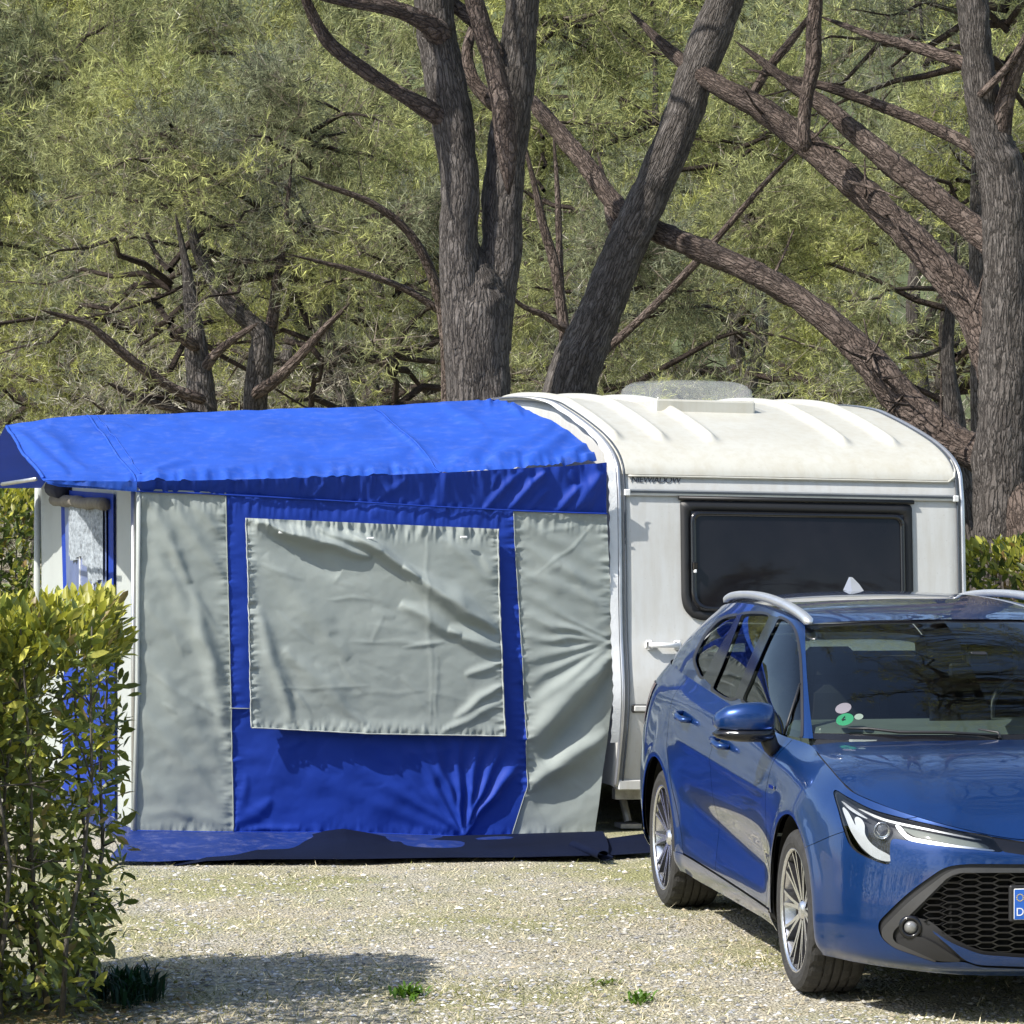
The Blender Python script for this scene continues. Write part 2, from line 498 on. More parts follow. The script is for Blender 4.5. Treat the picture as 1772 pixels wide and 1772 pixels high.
def nose_d(poly): return np.where(_nose, sdist(APX, np.asarray(poly, float)), -50.0)
f_hl = nose_d(HL); f_gr = nose_d(GR_OUT); f_in = nose_d(GR_IN); f_st = nose_d(STRIP)
x, z = AV[:, 0], AV[:, 2]
g3 = .0028
arch_f = np.hypot(x, z - .318) - .372; arch_r = np.hypot(x + 2.70, z - .318) - .372
arch = np.minimum(arch_f, arch_r)
# bumper / fender seam, then doors
seam_b = np.where(x > .25, (z - .60) - (x - .30) * .35, 1.0)
seam_fd = x - (-.50 + .06 * (z - .6) - .05 * np.clip(.5 - z, 0, 1))
seam_d = x - (-1.55 + .02 * (z - .6))
rd = np.where(z < .86, -(-2.20 - .30 * np.clip((z - .25) / .5, 0, 1) ** 1.5) , 2.50 + .25 * (z - .86))
seam_q = x + rd
sill = z - (.262 + .018 * (-x - .4) * (x < -.4))
front_body = f_hl * -.0023 - .0020
gr_out = f_gr * -.0023
st_out = f_st * -.0023 - .001

V, T = sub([-seam_b - .0014, front_body, gr_out, st_out, arch]); emit('front_bumper', V, T, 'car_paint')
V, T = sub([seam_b - .0014, seam_fd - g3, front_body, st_out, arch, sill - .0]); emit('fender', V, T, 'car_paint', mirror='pair')
V, T = sub([-seam_fd - g3, seam_d - g3, sill - .003, arch]); FD = emit('front_door', V, T, 'car_paint', mirror='pair')
V, T = sub([-seam_d - g3, seam_q - g3, sill - .003, arch]); RD = emit('rear_door', V, T, 'car_paint', mirror='pair')
V, T = sub([-seam_q - g3, arch, z - .262]); emit('rear_quarter', V, T, 'car_paint', mirror='both')
V, T = sub([-sill - .003, -seam_b * 0 + (.27 - x), arch], off=.006); emit('side_skirt', V, T, 'car_paint', mirror='pair')
V, T = sub([arch - .004, f_gr * -.0023, f_hl * -.0023], off=-.014); emit('inner_shell', V, T, 'under_black')

# wheel-arch liners, floor
for xa in (0.0, -2.7):
    n = 40; a = np.linspace(-.15, math.pi + .15, n)
    P = []
    for w in (.86, .45):
        P.append(np.stack([xa + .385 * np.cos(a), np.full(n, -w), .318 + .385 * np.sin(a)], 1))
    V = np.stack(P, 1).reshape(-1, 3); T = grid_tris(n, 2)
    cap = np.array([[2 * i + 1, 2 * i + 3, len(V)] for i in range(n - 1)])
    V = np.vstack([V, [[xa, -.45, .25]]])
    emit('wheel_arch_liner', V, np.vstack([T, cap]), 'under_black', mirror='pair', smooth=False)
fl = MB(); fl.box((-1.3, 0, .235), (1.75, .62, .04)); fl.box((-1.35, 0, .235), (.9, .81, .04)); fl.box((.55, 0, .22), (.25, .5, .03))
fl.build('underbody', M['under_black'], CAR)

# ---- greenhouse: columns run round from the windscreen centre to the tailgate
G0 = np.array([(-.17,0,.952),(-.20,.30,.953),(-.285,.56,.954),(-.385,.685,.953),(-.455,.748,.952),(-.75,.795,.958),(-1.15,.80,.985),(-1.6,.80,1.012),(-2.05,.797,1.038),(-2.45,.79,1.06),(-2.85,.773,1.078),(-3.2,.735,1.092),(-3.42,.60,1.10),(-3.49,.29,1.10),(-3.51,0,1.10)])
G1 = np.array([(-1.03,0,1.395),(-1.063,.29,1.389),(-1.116,.47,1.378),(-1.15,.548,1.372),(-1.25,.585,1.387),(-1.42,.602,1.403),(-1.7,.608,1.416),(-2.0,.605,1.419),(-2.35,.595,1.411),(-2.7,.58,1.390),(-2.97,.555,1.357),(-3.17,.52,1.315),(-3.27,.42,1.29),(-3.33,.2,1.28),(-3.34,0,1.28)])
rows = []
for v in np.linspace(0, 1, 6):
    P = G0 + (G1 - G0) * v
    b = 4 * v * (1 - v)
    out = np.zeros_like(P)
    for i in range(len(P)):
        if i <= 3: out[i] = (.5 * .055, 0, .87 * .045)
        elif i <= 11: out[i] = (0.0, .036, .006)
        else: out[i] = (-.03, 0, .02)
    out[3] = (.025, .012, .02); out[4] = (.02, .024, .015); out[11] = (-.01, .02, .01)
    rows.append(P + out * b)
GB = np.array(rows).transpose(1, 0, 2)
GB = crt(GB, seg_t([16, 16, 18, 14, 22, 22, 20, 20, 20, 20, 18, 12, 8, 8])); GB = crt(GB.transpose(1, 0, 2), seg_t([10] * 5)).transpose(1, 0, 2)
bu, bv = GB.shape[:2]
BV = GB.reshape(-1, 3).copy(); BV[:, 1] *= -1
BT = grid_tris(bu, bv)[:, ::-1].copy(); BN = vnormals(BV, BT); BPX = car_px(BV)
bx, bz = BV[:, 0], BV[:, 2]
iu = np.repeat(np.arange(bu), bv); ws_edge = 16 * 2 + 18 + 4      # columns up to the windscreen's edge
WS = round_poly([(-1300, 1084), (-1300, 1272), (1700, 1276), (1442, 1266), (1421, 1250), (1417, 1180), (1417, 1086), (1700, 1078.5), (2600, 1078)], [1, 1, 1, 30, 20, 1, 8, 1, 1]) if False else None
vv = np.tile(np.linspace(0, 1, bv), bu)
f_ws = np.minimum.reduce([(ws_edge - iu) * .006 + .03 * (vv - .5) * 0, (vv - .045) * .6, (.965 - vv) * .6])
W1 = smooth_poly(z3([(1262,362),(1345,405),(1396,490),(1426,650),(1440,850),(1446,1100),(1447,1330),(1430,1395),(1310,1402),(1120,1230),(985,1100),(945,1062),(1000,930),(1060,780),(1150,570),(1220,430)]), 4)
W2 = smooth_poly(z3([(945,326),(1060,317),(1165,338),(1130,430),(1000,720),(890,1000),(868,1046),(800,1046),(700,985),(686,955),(760,780),(860,520),(920,360)]), 4)
W3 = smooth_poly(z3([(888,338),(800,352),(720,396),(620,510),(545,655),(528,720),(552,800),(598,862),(690,690),(800,510),(870,370)]), 4)
_flank = (iu > ws_edge - 4) & (iu < 16 * 2 + 18 + 14 + 22 * 2 + 20 * 4 + 18 + 4)
fw1, fw2, fw3 = [np.where(_flank, sdist(BPX, w) * .0023, -.2) for w in (W1, W2, W3)]
side = (iu > ws_edge).astype(float) * 2 - 1
far = np.where(bx < -3.3, -1, 1)
rear_glass = np.minimum.reduce([(iu - (bu - 18)) * .01, (vv - .1) * .4, (.9 - vv) * .4])
# painted pillars and frames
V, T = sub([np.where(iu > ws_edge - 1, 1, -1) * .01 + 0 * iu, -fw1, -fw2, -fw3, -rear_glass], BV, BT, BN); 
emit('pillar_frame', V, T, 'car_paint', mirror='both')
V, T = sub([-f_ws, (ws_edge + .5 - iu) * .01], BV, BT, BN, -.004); emit('windscreen_surround', V, T, 'gloss_black', mirror='both')
V, T = sub([f_ws], BV, BT, BN, -.002); WSO = emit('windscreen', V, T, 'windscreen_glass', mirror='both')
V, T = sub([fw1], BV, BT, BN, -.006)
for d, w in zip(FD, (V, V * [1, -1, 1])): mk('window', w, T if w is V else T[:, ::-1].copy(), M['tinted_glass'], d, True)
V, T = sub([fw2], BV, BT, BN, -.006)
for d, w in zip(RD, (V, V * [1, -1, 1])): mk('window', w, T if w is V else T[:, ::-1].copy(), M['tinted_glass'], d, True)
V, T = sub([fw3], BV, BT, BN, -.006); emit('quarter_window', V, T, 'tinted_glass', mirror='pair')
V, T = sub([rear_glass], BV, BT, BN, -.006); emit('rear_window', V, T, 'tinted_glass', mirror='both')
# pillar trim: black B and C pillar covers and the bright-edged window seal
BP = np.array(z3([(1172,330),(1268,352),(945,1066),(862,1052)]))
V, T = sub([np.where(_flank, sdist(BPX, BP) * .0023, -.2), -fw1, -fw2], BV, BT, BN, .003); emit('pillar_cover', V, T, 'gloss_black', mirror='pair')
CP_ = np.array(z3([(885,330),(950,318),(690,965),(592,870)]))
V, T = sub([np.where(_flank, sdist(BPX, CP_) * .0023, -.2), -fw2, -fw3], BV, BT, BN, .003); emit('pillar_cover', V, T, 'gloss_black', mirror='pair')
dlo = np.maximum.reduce([fw1, fw2, fw3])
V, T = sub([dlo + .011, -dlo - .0005, side], BV, BT, BN, .0025); emit('window_seal', V, T, 'black_plastic', mirror='pair')
# quarter-light divider on the front door
dv = [Vector(car_front(*p, -.52)) for p in z3([(1440, 920), (1380, 1130), (1305, 1390)])]
# interpolated onto the glass surface
def on_green(px, py, off=0.0):
    d = (BPX[:, 0] - px) ** 2 + (BPX[:, 1] - py) ** 2 + np.where(BN[:, 1] > .3, 1e6, 0)
    i = int(np.argmin(d)); return Vector(BV[i] + BN[i] * off)
def on_body(px, py, off=0.0):
    d = (APX[:, 0] - px) ** 2 + (APX[:, 1] - py) ** 2
    k = np.argsort(d)[:4]; w = 1 / (d[k] + .05); w /= w.sum()
    return Vector((AV[k] * w[:, None]).sum(0) + AN[k[0]] * off)
dv = [on_green(*p, .002) for p in z3([(1440, 925), (1400, 1060), (1350, 1230), (1307, 1392)])]
for sgn in (1, -1):
    MB().tube([(p.x, p.y * sgn, p.z) for p in dv], .006, 6).build('window_divider', M['black_plastic'], CAR, True)

# ---- roof
C0 = np.array([(-1.03,0,1.395),(-1.25,0,1.424),(-1.5,0,1.447),(-1.8,0,1.462),(-2.15,0,1.466),(-2.55,0,1.454),(-2.9,0,1.425),(-3.2,0,1.375),(-3.42,0,1.318)])
S0 = np.vstack([G1[3:12], ]); S0[-1] = (-3.25, .50, 1.30)
tt = np.linspace(0, len(S0) - 1, 90)
Sc, Cc = crt(S0, tt), crt(C0, tt)
q = np.linspace(1, 0, 30)[None, :, None]
RV = Cc[:, None, :] * np.ones((1, 30, 1)); qq = q[..., 0]
RX = Cc[:, None, 0] + (Sc[:, None, 0] - Cc[:, None, 0]) * qq ** 2
RY = Sc[:, None, 1] * qq
RZ = Cc[:, None, 2] + (Sc[:, None, 2] - Cc[:, None, 2]) * (qq ** 2 * .55 + qq ** 6 * .45)
RV = np.stack([RX, -RY, RZ], -1).reshape(-1, 3); RT = grid_tris(90, 30)[:, ::-1]
nrm = vnormals(RV, RT)
if nrm[:, 2].mean() < 0: RT = RT[:, ::-1].copy()
emit('roof', RV, RT, 'car_paint', mirror='both')
# roof rails: raised silver bars
rp = [(-.96, .568, 1.372), (-1.08, .585, 1.412), (-1.3, .600, 1.446), (-1.55, .606, 1.462), (-1.9, .606, 1.468), (-2.3, .596, 1.462), (-2.65, .580, 1.440), (-2.85, .570, 1.412)]
rp = [(-1.08, .560, 1.385), (-1.15, .568, 1.408), (-1.28, .578, 1.430), (-1.5, .585, 1.450), (-1.85, .588, 1.463), (-2.25, .580, 1.457), (-2.6, .566, 1.436), (-2.85, .552, 1.404)]
rc = cr(rp, 40)
for sgn in (-1, 1):
    sec = [(-.020, -.02), (-.022, .004), (-.013, .013), (.011, .013), (.020, .004), (.018, -.02)]
    V = []; 
    for i, p in enumerate(rc):
        k = 1.0 if 1 < i < 38 else (.45 if i in (0, 39) else .8)
        for a, b in sec: V.append((p[0], sgn * (p[1] + a * k), p[2] + b * k))
    n = len(sec); Fq = []
    for i in range(len(rc) - 1):
        for k in range(n):
            Fq.append((i * n + k, i * n + (k + 1) % n, (i + 1) * n + (k + 1) % n, (i + 1) * n + k))
    Fq += [tuple(range(n))[::-1], tuple((len(rc) - 1) * n + k for k in range(n))]
    mk('roof_rail', V, Fq, M['satin_silver'], CAR, True)
# shark-fin aerial
fin = [(-2.50, 1.452), (-2.565, 1.484), (-2.635, 1.513), (-2.66, 1.514), (-2.685, 1.452)]
fv = []; 
for sx in (-1, 1):
    for i, (a, b) in enumerate(fin): fv.append((a, sx * (.028 if b < 1.47 else (.02 if b < 1.5 else .006)), b))
mk('aerial_fin', fv, [(0, 1, 2, 3, 4)[::-1], (5, 6, 7, 8, 9), (0, 5, 6, 1), (1, 6, 7, 2), (2, 7, 8, 3), (3, 8, 9, 4)], M['satin_silver'], CAR)

# ---- bonnet: Coons patch between the cowl, the wings and the nose
def polyl(P, n):
    P = crt(np.asarray(P, float), np.linspace(0, len(P) - 1, n * 4)); L_ = np.r_[0, np.cumsum(np.linalg.norm(np.diff(P, axis=0), axis=1))]
    t = np.linspace(0, L_[-1], n); return np.stack([np.interp(t, L_, P[:, k]) for k in range(3)], 1)
top = A[:, 7]
e_side = polyl(top[4:9][::-1], 50)                 # rear outer corner -> front outer corner
e_front = polyl(top[0:5][::-1], 40)                # front outer corner -> nose centre
e_cowl = polyl([top[8], (-.235, .60, .951), (-.15, .35, .957), (-.11, 0, .962)], 40)
e_mid = polyl([(-.11, 0, .962), (.2, 0, .935), (.5, 0, .872), (.74, 0, .775), (.885, 0, .664)], 50)
u = np.linspace(0, 1, 50)[:, None, None]; v = np.linspace(0, 1, 40)[None, :, None]
HV = (1 - v) * e_side[:, None] + v * e_mid[:, None] + (1 - u) * e_cowl[None] + u * e_front[None] \
    - ((1 - u) * (1 - v) * e_side[0] + u * (1 - v) * e_side[-1] + (1 - u) * v * e_mid[0] + u * v * e_mid[-1])
uu, vv2 = u[..., 0], v[..., 0]
HV[..., 2] += .020 * np.sin(np.pi * uu) * np.sin(np.pi * np.clip(vv2 * 1.0, 0, 1)) ** .8
HV[..., 2] -= .008 * np.exp(-((vv2 - .42 - .12 * (1 - uu)) / .06) ** 2) * np.sin(np.pi * np.clip(uu, 0, 1)) ** .7
nhv = HV.reshape(-1, 3) * [1, -1, 1]
HT = grid_tris(50, 40)
if vnormals(nhv, HT)[:, 2].mean() < 0: HT = HT[:, ::-1].copy()
hx = HV.reshape(-1, 3)
# shut gap: shrink slightly away from the edge
eu = np.broadcast_to(np.minimum(u[..., 0] * .8, (1 - u[..., 0]) * .9), (50, 40)).ravel(); ev = np.broadcast_to(v[..., 0] * .75, (50, 40)).ravel()
V, T, _ = clip(nhv, HT, np.minimum(eu - .004, ev - .006))
emit('bonnet', V, T, 'car_paint', mirror='both')
V, T = nhv - [0, 0, .012], HT; emit('bonnet_underside', V, T, 'under_black', mirror='both')
# cowl panel and wipers
cw = np.stack([e_cowl + [0.02, 0, -.012], cr(G0[:4][::-1], 40) + [-.03, 0, .0]], 1).reshape(-1, 3) * [1, -1, 1]
CT = grid_tris(40, 2)
if vnormals(cw, CT)[:, 2].mean() < 0: CT = CT[:, ::-1].copy()
emit('cowl_panel', cw, CT, 'black_plastic', mirror='both')
for pts in ([(1470, 1262), (1500, 1266), (1560, 1268), (1640, 1270), (1740, 1271)], [(1690, 1268), (1760, 1263), (1850, 1262), (1950, 1266), (2050, 1270)]):
    P = [on_green(*p, .012) for p in pts]
    MB().tube(P, [.004, .006, .007, .007, .006], 6).build('wiper', M['black_plastic'], CAR, True)

# ---- headlamps
def offs(poly_px, depth, lift=0.0):
    f = nose_d(poly_px) * .0023
    return sub([f, half_r * 2 - 1.0], off=-depth)
V, T = offs(HL, .003); HLo = emit('headlamp', V, T, 'clear_lens', mirror='pair')
def hl_part(name, poly, depth, mat):
    V, T = offs(poly, depth)
    for o, s in zip(HLo, (1, -1)):
        mk(name, V * [1, s, 1], T if s > 0 else T[:, ::-1].copy(), M[mat], o, True)
hl_part('housing', smooth_poly(z2([(205,135),(245,300),(280,430),(330,565),(400,640),(520,700),(655,738),(662,650),(668,560),(700,528),(800,540),(1000,575),(1250,605),(1430,622),(1590,634),(1540,560),(1480,508),(1250,470),(1050,425),(850,380),(680,338),(540,298),(430,250),(310,185)]), 3), .050, 'headlamp_dark')
hl_part('daytime_lamp', smooth_poly(z2([(238,235),(262,340),(310,470),(400,600),(520,690),(636,712),(640,665),(540,610),(470,555),(425,480),(425,400),(405,345),(365,320),(340,345),(350,420),(330,370),(290,280)]), 3), .026, 'drl_white')
hl_part('reflector', smooth_poly(z2([(230,180),(300,230),(420,310),(470,350),(420,330),(360,300),(290,250)]), 3), .020, 'reflector_silver')
hl_part('lamp_bar', smooth_poly(z2([(690,395),(735,400),(790,475),(870,510),(1100,548),(1300,570),(1510,590),(1520,608),(1300,594),(1080,574),(860,545),(770,510)]), 3), .024, 'satin_silver')
hl_part('indicator', smooth_poly(z2([(745,398),(900,420),(1200,478),(1440,520),(1490,570),(1300,555),(1000,515),(850,485)]), 3), .034, 'dash_grey')
hl_part('upper_trim', smooth_poly(z2([(330,225),(520,330),(700,385),(1060,455),(1400,512),(1400,502),(1060,440),(700,365),(530,312)]), 3), .020, 'satin_silver')
c = on_body(*z2([(572, 440)])[0], -.03)
for o, s in zip(HLo, (1, -1)):
    m = MB(); n = 28; rr = [(.031, .0), (.034, .012), (.038, .012), (.040, .0)]
    V = []; 
    dirx = Vector((.9, -.35 * s, 0)).normalized(); ay = Vector((0, 0, 1)); ax = dirx.cross(ay)
    for k in range(n):
        a = 2 * math.pi * k / n
        for r_, d_ in rr: V.append(Vector((c.x, c.y * s, c.z)) + (ax * math.cos(a) + ay * math.sin(a)) * r_ * .82 + dirx * d_)
    Fq = [(k * 4 + j, ((k + 1) % n) * 4 + j, ((k + 1) % n) * 4 + j + 1, k * 4 + j + 1) for k in range(n) for j in range(3)]
    mk('lamp_ring', V, Fq, M['chrome'], o, True)
    V = [Vector((c.x, c.y * s, c.z)) + dirx * .004]; 
    for j in range(1, 5):
        for k in range(n):
            a = 2 * math.pi * k / n; r_ = .0255 * j / 4
            V.append(Vector((c.x, c.y * s, c.z)) + (ax * math.cos(a) + ay * math.sin(a)) * r_ + dirx * (.004 + .014 * math.sqrt(max(0, 1 - (j / 4) ** 2))))
    V[0] = V[0] + dirx * .014
    Fq = [(0, 1 + k, 1 + (k + 1) % n) for k in range(n)] + [(1 + (j - 1) * n + k, 1 + j * n + k, 1 + j * n + (k + 1) % n, 1 + (j - 1) * n + (k + 1) % n) for j in range(1, 4) for k in range(n)]
    mk('projector_lens', V, Fq, M['clear_lens'], o, True)
# gloss black strip between the lamps
V, T = sub([f_st * .0023, -f_hl], off=-.004); emit('nose_strip', V, T, 'gloss_black')

# ---- grille
V, T = sub([f_gr * .0023, -f_in * .0023], off=-.010); emit('grille_surround', V, T, 'black_plastic')
def gpart(name, poly, off, mat, mirror='both'):
    V, T = sub([nose_d(poly) * .0023], off=off)
    return emit(name, V, T, mat, mirror=mirror)
gpart('grille_trim', round_poly(z2([(2600,772),(1230,772),(1130,815),(820,1050),(605,1270),(598,1335),(690,1425),(1040,1545),(1052,1535),(715,1385),(690,1345),(700,1290),(900,1095),(1150,845),(1240,812),(2600,808)]), [5,60,60,60,40,30,40,5,5,20,20,30,60,60,40,5]), .003, 'satin_dark' if 'satin_dark' in M else 'black_plastic')
gpart('lower_lip', round_poly(z2([(1000,1275),(1040,1290),(1150,1370),(1290,1430),(1420,1478),(1800,1505),(2600,1515),(2600,1625),(1800,1572),(1400,1560),(1290,1528),(1150,1400)]), 25), .012, 'car_paint')
gpart('corner_blade', round_poly(z2([(712,1362),(905,1330),(1010,1375),(1275,1545),(1060,1540),(760,1415)]), 12), .002, 'black_plastic', 'pair')
# honeycomb: strips of hexagon walls laid on the recessed surface
gy = np.linspace(-.62, .62, 63); gz = np.linspace(.19, .57, 39)
def nose_x(yv, zv):
    P = car_px(np.stack([np.full_like(yv, .9), -np.abs(yv), zv], -1))
    return P
fr = AV[(AV[:, 0] > .5)][::2]
def front_x(yv, zv):
    yv = abs(yv); d = (fr[:, 1] + yv) ** 2 + (fr[:, 2] - zv) ** 2
    k = np.argpartition(d, 3)[:3]; w = 1 / (d[k] + 1e-6); return float((fr[k, 0] * w).sum() / w.sum())
hexm = MB(); hw, hh = .082, .0122
cells = []
row = 0; zz = .20
while zz < .56:
    yy = -.66 + (hw * .75 if row % 2 else 0)
    while yy < .67:
        cells.append((yy, zz)); yy += hw * 1.5
    zz += hh; row += 1
P = np.array([[front_x(a, b) - .018, -abs(a), b] for a, b in cells]); ok = sdist(car_px(P), GR_IN) > 1.5
for (a, b), o_, p in zip(cells, ok, P):
    if not o_ or (abs(a) < .262 and .385 < b < .50): continue
    hx_ = [(-.5, 0), (-.25, 1), (.25, 1), (.5, 0), (.25, -1), (-.25, -1)]
    outer = [(a + q0 * hw * 1.0, b + q1 * hh * 1.0) for q0, q1 in hx_]
    inner = [(a + q0 * hw * .90, b + q1 * hh * .74) for q0, q1 in hx_]
    V = []
    for (ya, za) in outer: V.append((p[0] - .15 * (abs(ya) - abs(a)), ya, za))
    for (ya, za) in inner: V.append((p[0] - .15 * (abs(ya) - abs(a)), ya, za))
    for (ya, za) in inner: V.append((p[0] - .022, ya, za))
    hexm.add(V, [(i, (i + 1) % 6, 6 + (i + 1) % 6, 6 + i) for i in range(6)] + [(6 + i, 6 + (i + 1) % 6, 12 + (i + 1) % 6, 12 + i) for i in range(6)])
hexm.build('grille_mesh', M['gloss_black'], CAR)
V, T = sub([f_in * .0023 + .012], off=-.055); emit('grille_backing', V, T, 'under_black')
pb = MB(); pb.box((.905, 0, .442), (.012, .275, .068), bev=.006); pb.build('plate_carrier', M['black_plastic'], CAR)
pl = MB(); pl.box((.926, 0, .442), (.004, .262, .057), bev=.003); PLT = pl.build('number_plate', M['plate_white'], CAR)
mb = MB(); mb.box((.9305, -.2405, .442), (.0015, .0205, .055)); mb.build('euro_band', M['plate_blue'], PLT)
mb = MB()
for k in range(12):
    a = 2 * math.pi * k / 12; mb.box((.9325, -.2405 + .0125 * math.sin(a), .467 + .0125 * math.cos(a)), (.0006, .0018, .0018))
mb.build('star_ring', M['star_yellow'], PLT)
def text(name, body, size, mat, parent, loc, rot, ext=.001, shear=0.0, ax='CENTER', ws=1.0):
    cu = bpy.data.curves.new(name, 'FONT'); cu.body = body; cu.size = size; cu.extrude = ext; cu.align_x = ax; cu.align_y = 'CENTER'; cu.shear = shear; cu.space_character = ws
    cu.materials.append(M[mat]); f_o = link(bpy.data.objects.new(name + '_curve', cu))
    me = bpy.data.meshes.new_from_object(f_o); bpy.data.objects.remove(f_o)
    o = link(bpy.data.objects.new(name, me), parent); o.location = loc; o.rotation_euler = rot
    return o
text('country_letter', 'D', .042, 'plate_white', PLT, (.9325, -.2405, .413), (math.pi / 2, 0, math.pi / 2), .0005)
# fog lamps
for s in (1, -1):
    c = on_body(*z2([(835, 1262)])[0], -.004)
    m = MB(); n = 24; V = []; Fq = []
    dirx = Vector((.93, -.36 * s, 0)).normalized(); ay = Vector((0, 0, 1)); ax = dirx.cross(ay)
    prof = [(.0, .012), (.012, .010), (.021, .004), (.0255, -.004)]
    for r_, d_ in prof[1:]:
        for k in range(n):
            a = 2 * math.pi * k / n; V.append(Vector((c.x, c.y * s, c.z)) + (ax * math.cos(a) + ay * math.sin(a)) * r_ + dirx * (d_ + .006))
    V.append(Vector((c.x, c.y * s, c.z)) + dirx * .018)
    Fq = [(3 * n, k, (k + 1) % n) for k in range(n)] + [(j * n + k, (j + 1) * n + k, (j + 1) * n + (k + 1) % n, j * n + (k + 1) % n) for j in range(2) for k in range(n)]
    mk('fog_lamp', V, Fq, M['marker_glass'], CAR, True)
    V = []
    for r_, d_ in ((.027, .0), (.030, .012), (.040, .010), (.046, -.006)):
        for k in range(n):
            a = 2 * math.pi * k / n; V.append(Vector((c.x, c.y * s, c.z)) + (ax * math.cos(a) + ay * math.sin(a)) * r_ + dirx * d_)
    mk('fog_lamp_bezel', V, [(j * n + k, (j + 1) * n + k, (j + 1) * n + (k + 1) % n, j * n + (k + 1) % n) for j in range(3) for k in range(n)], M['gloss_black'], CAR, True)

# ---- door mirrors
def ellip_loft(secs, n=20):
    V = []; Fq = []
    for c, ay, az, pw in secs:
        for k in range(n):
            a = 2 * math.pi * k / n; ca, sa = math.cos(a), math.sin(a)
            V.append((c[0] + ay * math.copysign(abs(ca) ** pw, ca), c[1], c[2] + az * math.copysign(abs(sa) ** pw, sa)))
    for i in range(len(secs) - 1):
        for k in range(n): Fq.append((i * n + k, i * n + (k + 1) % n, (i + 1) * n + (k + 1) % n, (i + 1) * n + k))
    Fq += [tuple(range(n))[::-1], tuple((len(secs) - 1) * n + k for k in range(n))]
    return V, Fq
for s in (1, -1):
    secs = [((-.585, -.835, 1.018), .030, .046, .9), ((-.578, -.85, 1.018), .052, .066, .85), ((-.57, -.90, 1.018), .062, .074, .8), ((-.575, -.97, 1.018), .062, .070, .8), ((-.59, -1.03, 1.016), .055, .058, .85), ((-.605, -1.065, 1.012), .038, .036, .9), ((-.615, -1.078, 1.010), .015, .014, 1)]
    V, Fq = ellip_loft(secs, 24)
    V = np.array(V); V[:, 0] += .04; V[:, 1] *= s
    low = V[:, 2] < .986
    V[low, 2] = .986 + (V[low, 2] - .986) * .25
    MIR = mk('door_mirror', V, Fq if s > 0 else [q[::-1] for q in Fq], M['car_paint'], CAR, True)
    secs2 = [((a[0], a[1], .962), b * .97, c_ * .45, .9) for a, b, c_, _ in secs]
    V, Fq = ellip_loft(secs2, 20); V = np.array(V); V[:, 0] += .04; V[:, 1] *= s
    mk('mirror_base', V, Fq, M['gloss_black'], MIR, True)
    m = MB(); m.tube([(-.535, s * -.865, .955), (-.545, s * -.845, .91), (-.56, s * -.822, .885)], [.036, .034, .03], 10); m.build('mirror_stalk', M['black_plastic'], MIR, True)
    m = MB(); m.tube([(-.50, s * -1.03, .972), (-.488, s * -.98, .968), (-.486, s * -.90, .964)], [.004, .007, .006], 8); m.build('indicator_strip', M['satin_silver'], MIR, True)
# door handles
for (cxh, czh) in ((-1.33, .862), (-2.13, .915)):
    for s, dr in ((1, 0), (-1, 1)):
        wv = .905
        m = MB(); m.tube([(cxh + .10, -s * (wv - .03), czh - .01), (cxh + .085, -s * (wv + .008), czh - .008), (cxh, -s * (wv + .016), czh), (cxh - .085, -s * (wv + .008), czh + .008), (cxh - .10, -s * (wv - .03), czh + .01)], [.012, .014, .014, .014, .012], 10)
        m.build('handle', M['car_paint'], (FD if cxh > -1.6 else RD)[dr], True)
# fender badge
m = MB(); 
b = on_body(1337, 1362, .004)
m.box(b, (.045, .003, .008), bev=.002); m.build('wing_badge', M['chrome'], CAR)
# tail lamps
V, T = sub([np.minimum.reduce([(-3.13 - x + (z - .9) * .5), (z - .80), (1.0 - z), (x + 3.57)])], off=.004); emit('tail_lamp', V, T, 'lamp_red', mirror='pair')

